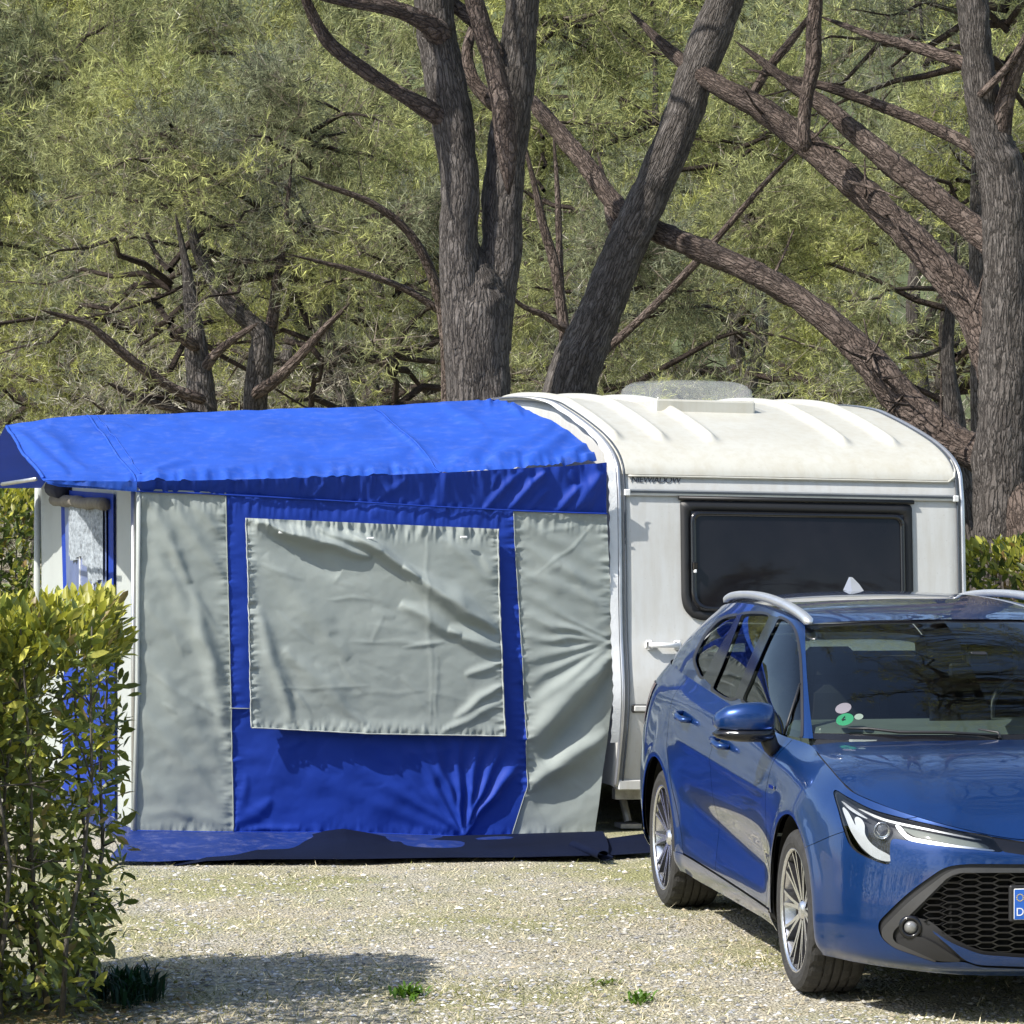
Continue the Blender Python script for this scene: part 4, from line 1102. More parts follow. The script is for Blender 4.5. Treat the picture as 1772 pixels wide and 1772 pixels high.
# canopy valance over the front, two narrow lapping strips
for (a, b_2, c_2, lift) in (([(75, 832), (235, 833)], [(82, 836), (235, 848)], 14, .03), ([(78, 836), (160, 838), (235, 846)], [(100, 842), (170, 846), (236, 851)], 10, .015)):
    G = px_grid([a[0], b_2[0]], [a[-1], b_2[-1]], 50, c_2, np.array(a), np.array(b_2)); P = G.reshape(-1, 2); V = wall_v(P[:, 0], P[:, 1]); V[:, 1] -= lift + gathers(P, 75, 832, 235, 833, 20, 16, .010, 44)
    mk('valance', V, grid_quads(50, c_2), M['sunlit_blue_canvas'], AW, True)

# front wall (faces left): white panels, blue-edged window
def front_piece(name, v0, v1, z0, z1, mat, lift, nu=40, nv=60, seed=50, parent=None, h=.012):
    vs = np.linspace(v0, v1, nu); zs = np.linspace(z0, z1, nv); Vv, Zz = np.meshgrid(vs, zs, indexing='ij')
    Q = np.stack([Vv.ravel() * 2.2, Zz.ravel() * 1.1], 1)
    u_ = -lift - h * vnoise(Q, seed) - h * .5 * vnoise(Q * [4, 1.2], seed + 1)
    V = np.stack([u_, Vv.ravel(), Zz.ravel()], 1)
    return mk(name, V, grid_quads(nu, nv), M[mat], AW if parent is None else parent, True)
front_piece('wall_panel', .0, 3.35, .03, 1.90, 'white_canvas', 0)
front_piece('wall_panel', .62, 2.42, .10, 1.86, 'blue_canvas', .018)
WN = front_piece('window', .80, 2.22, .84, 1.80, 'window_vinyl', .030)
m = MB()
for vv_ in (1.22, 1.66): m.box((-.040, vv_, 1.30), (.004, .010, .42))
for zz_ in (1.20,): m.box((-.041, 1.5, zz_), (.004, .72, .010))
m.build('window_bar', M['piping_white'], WN)
nC = 120; cv = np.linspace(.86, 2.05, nC); cz = np.linspace(0, 1, 40); V = []
for a in cv:
    drop = 1.36 + .17 * ((a - 1.0) / 1.1) ** 1 + .04 * math.sin(a * 9)
    for t in cz: V.append((-.044 - .010 * math.sin(a * 70) - .006 * math.sin(a * 31), a, 1.80 + (drop - 1.80) * t))
mk('lace_curtain', V, grid_quads(nC, 40), M['lace_curtain'], WN, True)
MB().tube([(-.055, .72 + k * .11, 1.80 + .004 * math.sin(k * .8)) for k in range(17)], [.034 + .003 * math.sin(k * 1.7) for k in range(17)], 10).build('rolled_blind', M['beige_cloth'], AW, True)
MB().tube([(.0, 0, 1.90), (-.004, -.004, 1.4), (-.010, -.006, .8), (-.03, -.004, .06)], .012, 8).build('corner_welt', M['white_canvas'], AW, True)
front_piece('mud_skirt', .0, 3.3, .0, .10, 'skirt_blue', .03)
# far wall closes the tent
mk('wall_panel', [(0, 3.35, 0), (2.6, 3.35, 0), (2.6, 3.35, 1.86), (0, 3.35, 1.86)], [(0, 1, 2, 3)], M['white_canvas'], AW)
MB().tube([(0.01, 3.36, 0), (-.03, 3.36, 1.0), (-.02, 3.36, 1.86)], .02, 8).build('corner_welt', M['white_canvas'], AW, True)
# canopy frame rod and storm-strap roll at the front
far_l = [wall_u(np.array([x_]), np.array([y_]), -.5)[0] for x_, y_ in ((4, 838), (62, 829))]
MB().tube([Vector(far_l[0]), Vector(far_l[1])], .011, 8).build('frame_pole', M['pole_steel'], AW, True)
MB().tube([(-.02, .05, 0), (-.02, .05, 1.88)], .013, 8).build('frame_pole', M['pole_steel'], AW, True)
c = wall_u(np.array([104.]), np.array([848.]), -.06)[0]
MB().tube([(c[0], c[1] - .12, c[2]), (c[0], c[1] + .25, c[2] + .01)], .055, 14).build('strap_roll', M['dark_inside'], AW, True)

# mud skirt: blue canvas strip spreading onto the ground, with a slumped dark groundsheet edge
n_, k_ = 160, 16
bt = np.array([(225, 1437), (404, 1440), (590, 1440), (800, 1447), (886, 1445), (1028, 1450)], float)
P = pl(bt, np.linspace(0, 1, n_)); Wt = wall_v(P[:, 0], P[:, 1]); Wt[:, 1] -= wall_disp(P)
go = np.array([ground(*p, .006) for p in pl([(190, 1491), (350, 1489), (560, 1484), (800, 1486), (1030, 1482)], np.linspace(0, 1, n_))]); Gl = loc_of(go)
t = np.linspace(0, 1, k_)
SK = Wt[:, None] * (1 - t)[None, :, None] + Gl[:, None] * t[None, :, None]
SK[..., 2] += .022 * np.sin(np.pi * t)[None] ** .8
q_ = np.stack(np.meshgrid(np.arange(n_) / 9.0, t * 3, indexing='ij'), -1)
SK[..., 2] += .026 * vnoise(q_ * [.5, 1], 71) * np.sin(np.pi * t)[None]; SK[..., 1] -= .05 * vnoise(q_ * [.6, 1], 72) * t[None]
mk('mud_skirt', SK.reshape(-1, 3), grid_quads(n_, k_), M['skirt_blue'], AW, True)
tp = pl([(300, 1489), (400, 1478), (500, 1458), (560, 1442), (592, 1438), (640, 1446), (720, 1464), (790, 1482), (802, 1486), (850, 1470), (890, 1462), (960, 1466), (1040, 1468)], np.linspace(0, 1, n_))
bo = pl([(300, 1492), (420, 1491), (600, 1491), (780, 1488), (802, 1488), (880, 1488), (1050, 1484)], np.linspace(0, 1, n_))
B1 = loc_of(np.array([ground(*p, .004) for p in bo]))
T1 = wall_v(tp[:, 0], tp[:, 1], v=-.30); T1[:, 1] = np.minimum(T1[:, 1], -.06); T1[:, 2] = np.maximum(T1[:, 2], .012)
# keep the top edge a little behind the bottom one so that the sheet leans outwards at its foot
T1 = wall_v(tp[:, 0], tp[:, 1], v=-.12); T1[:, 2] = np.maximum(T1[:, 2], .012)
SK = T1[:, None] * (1 - t)[None, :, None] + B1[:, None] * t[None, :, None]
SK[..., 1] += .03 * vnoise(q_, 74) * np.sin(np.pi * t)[None] - (.03 * np.sin(np.pi * t)[None] + .03) * np.clip(np.arange(n_) / 30, 0, 1)[:, None]
SK[..., 2] += (.016 + .012 * np.sin(np.pi * t)[None]) * np.clip(np.arange(n_) / 30, 0, 1)[:, None]
SK[:30, :, 2] -= .02 * (1 - np.clip(np.arange(30) / 12, 0, 1))[:, None]
mk('groundsheet_edge', SK.reshape(-1, 3), grid_quads(n_, k_), M['navy_pvc'], AW, True)
a_ = loc_of(np.array(ground(1036, 1482, .03))); 
roll = MB(); pts = []
for k in range(30):
    an = k / 29 * 4.2 * math.pi / 2 - .6; rr = .012 + .022 * (k / 29)
    pts.append((a_[0] + .03 + rr * math.cos(an) * 1.5, a_[2] + .008 + rr * math.sin(an)))
V = []
for y_ in (a_[1], a_[1] + .5):
    for p in pts: V.append((p[0], y_, max(p[1], .004)))
mk('groundsheet_roll', V, grid_quads(2, 30), M['navy_pvc'], AW, True)
gs = MB(); gp = [loc_of(np.array(ground(*p, .010))) for p in ((1020, 1455), (1130, 1440), (1130, 1475), (1055, 1480), (1020, 1482))]
mk('groundsheet_edge', gp, [(0, 1, 2, 3, 4)[::-1]], M['navy_pvc'], AW)

# ------------------------------------------------------------------ caravan
def weathered(name, col, grime, amt, rough):
    m, N, L, b = new_mat(name)
    v = coords(N, L); vs = coords(N, L, 'Object', (22, 22, 1.2))
    n1 = tex_noise(N, L, 1.0, 5, .6, vs); n2 = tex_noise(N, L, 3.5, 6, .7, v); n3 = tex_noise(N, L, 60, 3, .6, v)
    f = ramp(N, L, n1.outputs[0], [(.42, (0, 0, 0)), (.75, (amt,) * 3)]).outputs[0]
    c = mixc(N, L, f, col, grime)
    c = mixc(N, L, ramp(N, L, n2.outputs[0], [(.45, (0, 0, 0)), (.8, (amt,) * 3)]).outputs[0], c, grime)
    c = mixc(N, L, ramp(N, L, n3.outputs[0], [(.66, (0, 0, 0)), (.76, (.35,) * 3)]).outputs[0], c, tuple(k * .5 for k in grime))
    L.new(c, b.inputs['Base Color']); b.inputs['Roughness'].default_value = rough
    n4 = tex_noise(N, L, 7, 3, .5, v); bump(N, L, n4.outputs[0], .10, .02, b)
    return m
weathered('caravan_white', (.53, .54, .53), (.42, .40, .35), .5, .42)
weathered('caravan_cream', (.49, .487, .44), (.40, .37, .29), .5, .4)
simple('window_rubber', (.012, .012, .013), .5)
simple('aluminium', (.55, .56, .58), .35, .8)
simple('rail_dark', (.05, .06, .075), .4)
simple('lettering', (.035, .036, .05), .5)
simple('marker_lens', (.55, .55, .53), .3)
simple('galvanised', (.35, .34, .32), .55, .5, var=.3, scale=20)
m_, N_, L_, b_ = new_mat('smoked_acrylic')
b_.inputs['Roughness'].default_value = .03; b_.inputs['Specular IOR Level'].default_value = .28
L_.new(ramp(N_, L_, tex_noise(N_, L_, 2.5, 5, .6, coords(N_, L_)).outputs[0], [(.3, (.006, .006, .009)), (.7, (.014, .013, .016))]).outputs[0], b_.inputs['Base Color'])
m_, N_, L_, b_ = new_mat('dome_acrylic')
b_.inputs['Roughness'].default_value = .08; b_.inputs['Alpha'].default_value = .16
L_.new(ramp(N_, L_, tex_noise(N_, L_, 8, 5, .6, coords(N_, L_)).outputs[0], [(.3, (.62, .66, .7)), (.7, (.8, .82, .82))]).outputs[0], b_.inputs['Base Color'])

CVP = A0 + RV_ * UB
CV = empty('caravan', CVP); CV.rotation_euler = (0, R(1.25), PHI)
tag(CV, 'cream and white caravan with a dark front window behind the blue car', 'caravan')
pr = cr(PROF, 180)
def prof_off(off):
    d = np.gradient(pr, axis=0); n = np.stack([-d[:, 1], d[:, 0]], 1); n /= np.linalg.norm(n, axis=1)[:, None]
    # outward: front face outward is -y
    if n[40, 0] > 0: n = -n
    return pr + n * off
def prof_pt(z, off=0.0):
    P = prof_off(off); i = int(np.argmin(np.abs(P[:100, 1] - z))); return P[i]
def shell(name, xs, rng, mat, ribs=None, base=0.0, close=False):
    """xs: list of (x, inward inset)"""
    V = []
    i0, i1 = rng
    for x_, ins in xs:
        P = prof_off(base - ins)[i0:i1]
        if ribs is not None:
            Q = prof_off(base - ins + 1.0)[i0:i1]
            P = P + (Q - P) * ribs(x_, P)[:, None]
        V.append(np.column_stack([np.full(len(P), x_), P]))
    V = np.array(V); nu_, nv_ = V.shape[:2]
    V = V.reshape(-1, 3); Fq = [tuple(q) for q in grid_quads(nu_, nv_)]
    if close:
        Fq += [tuple(range(nv_)), tuple((nu_ - 1) * nv_ + k for k in range(nv_))[::-1]]
    return mk(name, V, Fq, M[mat], CV, True)
xs = [(.0, .055), (.006, .032), (.02, .012), (.05, 0)] + [(x_, 0) for x_ in np.linspace(.1, CW - .1, 40)] + [(CW - .05, 0), (CW - .02, .012), (CW - .006, .032), (CW, .055)]
shell('body_shell', xs, (0, 180), 'caravan_white', close=True)
rx = []
for p in ((1135, 765), (1222, 765), (1452, 768), (1537, 775), (960, 700)):
    q = wall_v(np.array([p[0]]), np.array([p[1]]), .36)[0]; rx.append(q[0] - UB)
rx[4] = rx[0] - (rx[1] - rx[0]) * 2.6
rx = sorted(rx[:4] + [rx[0] - .27 if rx[0] > .3 else .06])
i195 = int(np.argmin(np.abs(pr[:100, 1] - 1.962))); iend = 150
def ribs(x_, P):
    h = np.zeros(len(P)); idx = np.arange(len(P)) + i195
    yv = P[:, 0]
    for c_ in rx:
        g = np.exp(-((x_ - c_) / .034) ** 2)
        ramp_ = np.clip((yv - .34) / .10, 0, 1) * np.clip((2.9 - yv) / .2, 0, 1); ramp_ = ramp_ * ramp_ * (3 - 2 * ramp_)
        h += .034 * g * ramp_
    return h
xs2 = [(.035, .012), (.042, .003), (.055, 0)] + [(x_, 0) for x_ in np.linspace(.07, CW - .07, 150)] + [(CW - .055, 0), (CW - .042, .003), (CW - .035, .012)]
shell('roof_shell', xs2, (i195, iend), 'caravan_cream', ribs, .010)
# raised lip along the front edge of the roof shell
lip = [(x_, prof_pt(1.962, .012)[0] , prof_pt(1.962, .012)[1]) for x_ in np.linspace(.07, CW - .09, 30)]
e2 = [(CW - .05, *prof_pt(1.985, .012)), (CW - .038, *prof_pt(2.03, .012)), (CW - .036, *prof_pt(2.08, .012))]
MB().tube(lip + e2, .007, 6).build('roof_lip', M['caravan_cream'], CV, True)
# edge rails
for x_, nm in ((.012, 'edge_rail'), (CW - .012, 'edge_rail')):
    P = prof_off(.004)[2:165]
    MB().tube([(x_, a, b_3) for a, b_3 in P[::2]], .014, 6).build(nm, M['aluminium'], CV, True)
    P = prof_off(.010)[2:165]; xo = .032 if x_ < 1 else -.030
    MB().tube([(x_ + xo, a, b_3) for a, b_3 in P[::2]], .006, 6).build('edge_bead', M['rail_dark'], CV, True)
# white keder strip where the awning is fed into the rail
P = prof_off(.012)[14:135]
V = []
for a, b_3 in P:
    V += [(-.050 - .004 * math.sin(b_3 * 90), a - .008, b_3), (-.003, a - .004, b_3 + .002)]
V = np.array(V); mk('keder_strip', V, grid_quads(len(P), 2), M['piping_white'], CV, True)
# gutter rail with dark insert
zr = 1.862; p0_, p1_ = prof_pt(zr, .012), prof_pt(zr + .028, .012)
m = MB(); m.box((CW / 2 - .0, p0_[0], zr + .006), (CW / 2 - .045, .010, .017), bev=.004); m.build('gutter_rail', M['aluminium'], CV)
m = MB(); m.box((CW / 2 - .0, p0_[0] - .0105, zr + .009), (CW / 2 - .075, .003, .0065)); m.build('gutter_insert', M['rail_dark'], CV)
m = MB(); 
for x_ in (.055, CW - .055): m.box((x_, p0_[0] - .004, zr + .004), (.016, .014, .018), bev=.004)
m.build('gutter_cap', M['piping_white'], CV)
# front window: follows the leaning front
def cpx(px, py, v=.06):
    q = wall_v(np.array([px], float), np.array([py], float), v)[0]
    return q[0] - UB, q[2]
x0w, z1w = cpx(1166, 864, .07); x1w, _ = cpx(1566, 872, .07); _, z0w = cpx(1190, 1072, 0)
z1w += .003; z0w += .004
def on_front(x_, z_, off):
    p = prof_pt(z_, off); return np.array([x_, np.interp(z_, prof_off(off)[:70, 1], prof_off(off)[:70, 0]), z_])
def ring(name, outer, inner, off_o, off_i, mat):
    n = len(outer); V = [on_front(*p, off_o) for p in outer] + [on_front(*p, off_i) for p in inner]
    V2 = [on_front(*p, -.005) for p in outer] + [on_front(*p, -.005) for p in inner]
    Fq = [(i, (i + 1) % n, n + (i + 1) % n, n + i) for i in range(n)] + [(2 * n + i, 2 * n + (i + 1) % n, (i + 1) % n, i) for i in range(n)] + [(n + i, n + (i + 1) % n, 3 * n + (i + 1) % n, 3 * n + i) for i in range(n)]
    return mk(name, V + V2, Fq, M[mat], CV, True)
def rr(x0, x1, z0, z1, r, dense=8):
    P = round_poly([(x0, z0), (x1, z0), (x1, z1), (x0, z1)], r if hasattr(r, '__len__') else [r] * 4, 6); out = []
    for i in range(len(P)):
        a, b_4 = P[i], P[(i + 1) % len(P)]; k = max(1, int(np.linalg.norm(b_4 - a) / .05))
        for j in range(k): out.append(a + (b_4 - a) * j / k)
    return out
def inset(x0, x1, z0, z1, r, d):
    return rr(x0 + d, x1 - d, z0 + d, z1 - d, r)
O = rr(x0w, x1w, z0w, z1w, [.14, .14, .015, .015]); n0 = len(O)
def resamp(P, n):
    P = np.array(list(P) + [P[0]]); L = np.r_[0, np.cumsum(np.linalg.norm(np.diff(P, axis=0), axis=1))]; t = np.linspace(0, L[-1], n, endpoint=False)
    return [np.array([np.interp(a, L, P[:, 0]), np.interp(a, L, P[:, 1])]) for a in t]
NR = 160
O = resamp(O, NR)
I1 = resamp(rr(x0w + .055, x1w - .055, z0w + .055, z1w - .06, [.10, .10, .05, .05]), NR)
WND = ring('front_window', O, I1, .016, .020, 'window_rubber')
O2 = resamp(rr(x0w + .052, x1w - .052, z0w + .052, z1w - .057, [.10, .10, .05, .05]), NR)
I2 = resamp(rr(x0w + .078, x1w - .075, z0w + .078, z1w - .082, [.085, .085, .04, .04]), NR)
o_ = ring('sash', O2, I2, .030, .034, 'gloss_black'); o_.parent = WND
gx = np.linspace(x0w + .055, x1w - .055, 50); gz_ = np.linspace(z0w + .055, z1w - .06, 24)
Vp = np.array([[on_front(a, b_5, .022) for b_5 in gz_] for a in gx]).reshape(-1, 3)
Vp[:, 1] -= .006 * np.sin(np.repeat(np.linspace(0, math.pi, 50), 24)) * np.sin(np.tile(np.linspace(0, math.pi, 24), 50))
mk('pane', Vp, grid_quads(50, 24), M['smoked_acrylic'], WND, True)
m = MB(); zc_ = z0w + .30; q = on_front(x0w + .066, zc_, .045); m.box(q, (.014, .014, .022), bev=.005); m.build('window_catch', M['gloss_black'], WND)
m = MB(); q = on_front(x0w + .066, zc_ - .028, .05); m.box(q, (.007, .010, .009), bev=.003); m.build('window_catch', M['piping_white'], WND)
m = MB(); q0 = on_front(x0w - .012, z1w + .012, .016); q1 = on_front(x1w + .012, z1w + .012, .016); m.tube([q0, q1], .012, 6); m.build('window_hinge', M['window_rubber'], WND, True)
# manoeuvring handle
hx0, hz = cpx(1113, 1115, -.03); hx1, _ = cpx(1169, 1118, -.03)
m = MB(); m.tube([on_front(hx0 + .01, hz, .040), on_front(hx1 - .01, hz, .040)], .014, 10)
for x_ in (hx0 + .012, hx1 - .012): m.box(on_front(x_, hz, .016), (.018, .022, .026), bev=.008)
m.build('grab_handle', M['piping_white'], CV, True)
# marker lamp
lx, lz = cpx(1106, 1225, -.06); 
m = MB(); m.box(on_front(lx, lz, .004), (.060, .010, .022), bev=.006); LM = m.build('marker_lamp', M['window_rubber'], CV)
m = MB(); m.box(on_front(lx, lz, .014), (.050, .008, .016), bev=.005); m.build('lens', M['marker_lens'], LM)
# rooflight with a clear dome
q = wall_v(np.array([1186.]), np.array([690.]), 1.35)[0]; cxr = q[0] - UB
zt = 2.372
RL = MB(); RL.box((cxr, 1.50, zt - .012), (.309, .365, .046), bev=.012); RLo = RL.build('rooflight', M['caravan_cream'], CV)
V = []; nn = 33
for i in range(nn):
    for j in range(nn):
        a, b_6 = -1 + 2 * i / (nn - 1), -1 + 2 * j / (nn - 1)
        e = max(abs(a), abs(b_6)); hgt = .115 * (1 - e ** 7) ** .5 if e < 1 else 0
        V.append((cxr + a * .305 * (1 - .0 * e), 1.50 + b_6 * .37, zt + .032 + hgt * (1 + .06 * (1 - a * a))))
mk('dome', V, grid_quads(nn, nn), M['dome_acrylic'], RLo, True)
# name on the front
tx, tz = cpx(1075, 829, .10)
t_ = text('brand_lettering', 'NIEWIADOW', .050, 'lettering', CV, on_front(tx + .012, tz, .0035), (math.pi / 2 - .30, 0, 0), .0006, .25, 'LEFT', .92)
# lower trim, chassis and running gear
m = MB(); m.box((CW / 2, .05, .262), (CW / 2 - .02, .05, .028), bev=.006); m.build('floor_edge', M['caravan_white'], CV)
m = MB(); m.box((CW / 2, .12, .205), (CW / 2 - .03, .03, .030)); 
for x_ in (.45, CW - .45): m.box((x_, 1.7, .20), (.03, 1.7, .04))
m.build('chassis', M['galvanised'], CV)
m = MB(); m.tube([(.35, .1, .22), (CW / 2, -1.25, .30)], .03, 8); m.tube([(CW - .35, .1, .22), (CW / 2, -1.25, .30)], .03, 8); m.build('drawbar', M['galvanised'], CV)
m = MB(); m.tube([(CW / 2, -1.2, .6), (CW / 2, -1.2, .10)], .025, 10); m.tube([(CW / 2 - .03, -1.2, .09), (CW / 2 + .03, -1.2, .09)], .085, 16); m.build('jockey_wheel', M['under_black'], CV, True)
for x_ in (.16, CW - .16):
    V, Fq = revolve([(.02, -.08), (.15, -.085), (.24, -.08), (.28, -.06), (.285, 0), (.28, .06), (.24, .08), (.15, .085), (.02, .08)], 32)
    o_ = mk('wheel', np.array(V)[:, [1, 0, 2]], Fq, M['tyre_rubber'], CV, True); o_.location = (x_, 1.9, .265 + (.02 if x_ > 1 else -.02))
for x_ in (.12, CW - .12):
    m = MB(); m.tube([(x_, .3, .24), (x_ + .03, .22, .04)], .022, 8); m.box((x_ + .03, .22, .02), (.06, .06, .012)); m.build('corner_steady', M['galvanised'], CV)
gbx = [cpx(1172, 1140, -.25)[0], 1.55]
m = MB(); m.box(((gbx[0] + gbx[1]) / 2, -.30, .62), ((gbx[1] - gbx[0]) / 2, .22, .36), bev=.09); m.build('gas_locker', M['caravan_white'], CV, True)
# ================================================================== ground, trees, hedges
# ---- ground
m, N, L, b = new_mat('gravel_ground')
v = coords(N, L)
st = coords(N, L, 'Object', (1, 1, 1))
n1 = tex_noise(N, L, 1.1, 6, .65, v); n2 = tex_noise(N, L, 38, 5, .7, v); n3 = tex_noise(N, L, 5, 5, .65, v)
vo = N.new('ShaderNodeTexVoronoi'); vo.inputs['Scale'].default_value = 75; L.new(v, vo.inputs['Vector'])
c1 = ramp(N, L, n2.outputs[0], [(.28, (.06, .055, .04)), (.42, (.22, .21, .185)), (.56, (.42, .405, .365)), (.72, (.70, .69, .66))]).outputs[0]
c2 = ramp(N, L, n3.outputs[0], [(.3, (.30, .29, .26)), (.55, (.48, .42, .28)), (.75, (.38, .38, .17))]).outputs[0]
c = mixc(N, L, .45, c1, c2)
c = mixc(N, L, ramp(N, L, vo.outputs['Distance'], [(.1, (.0, .0, .0)), (.5, (.35, .35, .35))]).outputs[0], c, (.52, .48, .39))
c = mixc(N, L, ramp(N, L, n1.outputs[0], [(.45, (0, 0, 0)), (.65, (.45, .45, .45))]).outputs[0], c, (.38, .33, .20))
n5 = tex_noise(N, L, .75, 5, .6, v)
c = mixc(N, L, ramp(N, L, n5.outputs[0], [(.44, (0, 0, 0)), (.62, (.7, .7, .7))]).outputs[0], c, (.27, .275, .10))
L.new(c, b.inputs['Base Color']); b.inputs['Roughness'].default_value = .95; b.inputs['Specular IOR Level'].default_value = .1
mx = N.new('ShaderNodeMath'); mx.operation = 'ADD'; L.new(n2.outputs[0], mx.inputs[0]); L.new(vo.outputs['Distance'], mx.inputs[1])
bump(N, L, mx.outputs[0], .8, .02, b)
gxs = np.concatenate([np.linspace(-150, -6, 10), np.linspace(-5, 6, 90), np.linspace(7, 150, 10)])
gys = np.concatenate([np.linspace(-60, 9, 8), np.linspace(10, 27, 130), np.linspace(28, 300, 12)])
GX, GY = np.meshgrid(gxs, gys, indexing='ij')
GZ = .012 * vnoise(np.stack([GX * 1.3, GY * 1.3], -1), 5) + .008 * vnoise(np.stack([GX * 4, GY * 4], -1), 6) - .012
GZ = np.where((GY > 26), GZ * 0 - .02, GZ)
mk('ground', np.stack([GX, GY, GZ], -1).reshape(-1, 3), grid_quads(len(gxs), len(gys)), M['gravel_ground'], None, True)['kind'] = 'structure'

def col_mat(name, trans=0.0, rough=.8, spec=.2, tint=(1, 1, 1)):
    m, N, L, b = new_mat(name)
    a = N.new('ShaderNodeAttribute'); a.attribute_name = 'Col'
    n = tex_noise(N, L, 9, 3, .6, coords(N, L))
    c = mixc(N, L, 1.0, a.outputs['Color'], ramp(N, L, n.outputs[0], [(.3, (.8, .8, .8)), (.7, (1.15, 1.15, 1.15))]).outputs[0], 'MULTIPLY')
    L.new(c, b.inputs['Base Color']); b.inputs['Roughness'].default_value = rough; b.inputs['Specular IOR Level'].default_value = spec
    if trans:
        t = N.new('ShaderNodeBsdfTranslucent'); L.new(mixc(N, L, 1.0, c, (1.25, 1.3, .7), 'MULTIPLY'), t.inputs[0])
        ms = N.new('ShaderNodeMixShader'); ms.inputs[0].default_value = trans
        L.new(b.outputs[0], ms.inputs[1]); L.new(t.outputs[0], ms.inputs[2]); L.new(ms.outputs[0], N['Material Output'].inputs[0])
    return m
col_mat('stone_mix', 0, .9, .15); col_mat('dry_grass', .15, .9, .1); col_mat('leafy', .30, .42, .4);  col_mat('twiggy', 0, .9, .1)

m = bpy.data.materials.new('needle'); m.use_nodes = True; MATS['needle'] = m
N, L = m.node_tree.nodes, m.node_tree.links; N.remove(N['Principled BSDF'])
a = N.new('ShaderNodeAttribute'); a.attribute_name = 'Col'; df = N.new('ShaderNodeBsdfDiffuse'); tl_ = N.new('ShaderNodeBsdfTranslucent'); ms = N.new('ShaderNodeMixShader'); ms.inputs[0].default_value = .46
L.new(a.outputs['Color'], df.inputs[0]); L.new(a.outputs['Color'], tl_.inputs[0]); L.new(df.outputs[0], ms.inputs[1]); L.new(tl_.outputs[0], ms.inputs[2]); L.new(ms.outputs[0], N['Material Output'].inputs[0])
rng = np.random.default_rng(7)
# loose stones
def scatter_ground(n, edge=.0):
    px = rng.uniform(120, 1800, n * 2); py = 1478 + 330 * rng.random(n * 2) ** .8
    d = rays(px, py); t = -CH / d[:, 2]; P = np.array([0, 0, CH]) + d * t[:, None]
    return P[P[:, 1] < 21][:n]
ns = 30000
P = scatter_ground(ns); ns = len(P)
r = .0026 + .0115 * rng.random(ns) ** 3.4
octa = np.array([(1, 0, 0), (0, 1, 0), (-1, 0, 0), (0, -1, 0), (0, 0, 1), (0, 0, -1)], float)
of = np.array([(0, 1, 4), (1, 2, 4), (2, 3, 4), (3, 0, 4)])
an = rng.random(ns) * 6.28; sx = rng.uniform(.7, 1.6, ns); sy = rng.uniform(.7, 1.3, ns); sz = rng.uniform(.35, .8, ns)
O = octa[None] * (1 + .25 * rng.standard_normal((ns, 6, 1)) * .6)
O = O * np.stack([sx, sy, sz], 1)[:, None] * r[:, None, None]
O = np.stack([O[..., 0] * np.cos(an)[:, None] - O[..., 1] * np.sin(an)[:, None], O[..., 0] * np.sin(an)[:, None] + O[..., 1] * np.cos(an)[:, None], O[..., 2]], -1)
gz0 = .012 * vnoise(P[:, :2] * 1.3, 5) + .008 * vnoise(P[:, :2] * 4, 6) - .012
P[:, 2] = gz0 + r * .15
V = (P[:, None] + O).reshape(-1, 3); T = (of[None] + (np.arange(ns) * 6)[:, None, None]).reshape(-1, 3)
pal = np.array([(.55, .53, .48), (.40, .385, .35), (.66, .645, .60), (.44, .38, .27), (.20, .195, .18), (.52, .46, .34), (.38, .385, .40), (.28, .265, .22)])
cc = pal[rng.integers(0, len(pal), ns)] * rng.uniform(.7, 1.15, (ns, 1))
tag(mk('gravel', V, T, M['stone_mix'], None, False, np.repeat(cc, 6, 0)), 'pale loose gravel scattered over the pitch', 'gravel', kind='stuff')
# dry grass and straw
nb = 46000; P = scatter_ground(nb); nb = len(P)
dens = vnoise(P[:, :2] * .9, 61) + .5 * vnoise(P[:, :2] * 3, 62)
P = P[dens > rng.uniform(-.9, .9, nb)]; nb = len(P)
gz0 = .012 * vnoise(P[:, :2] * 1.3, 5) + .008 * vnoise(P[:, :2] * 4, 6) - .012; P[:, 2] = gz0
a = rng.random(nb) * 6.28; ln = rng.uniform(.012, .060, nb); up = np.abs(rng.normal(.10, .3, nb)); w = rng.uniform(.0012, .0030, nb)
D = np.stack([np.cos(a), np.sin(a), up], 1) * ln[:, None]; S = np.stack([-np.sin(a), np.cos(a), 0 * a], 1) * w[:, None]
V = np.stack([P - S, P + S, P + D + [0, 0, .003]], 1).reshape(-1, 3); T = np.arange(nb * 3).reshape(-1, 3)
g = vnoise(P[:, :2] * 1.6, 63)[:, None]
cc = np.where(rng.random((nb, 1)) < .35 + .4 * g, np.array([[.16, .17, .05]]), np.array([[.66, .59, .40]])) * rng.uniform(.6, 1.2, (nb, 1))
tag(mk('dry_grass', V, T, M['dry_grass'], None, False, np.repeat(cc, 3, 0)), 'short dry grass and straw between the gravel', 'grass', kind='stuff')
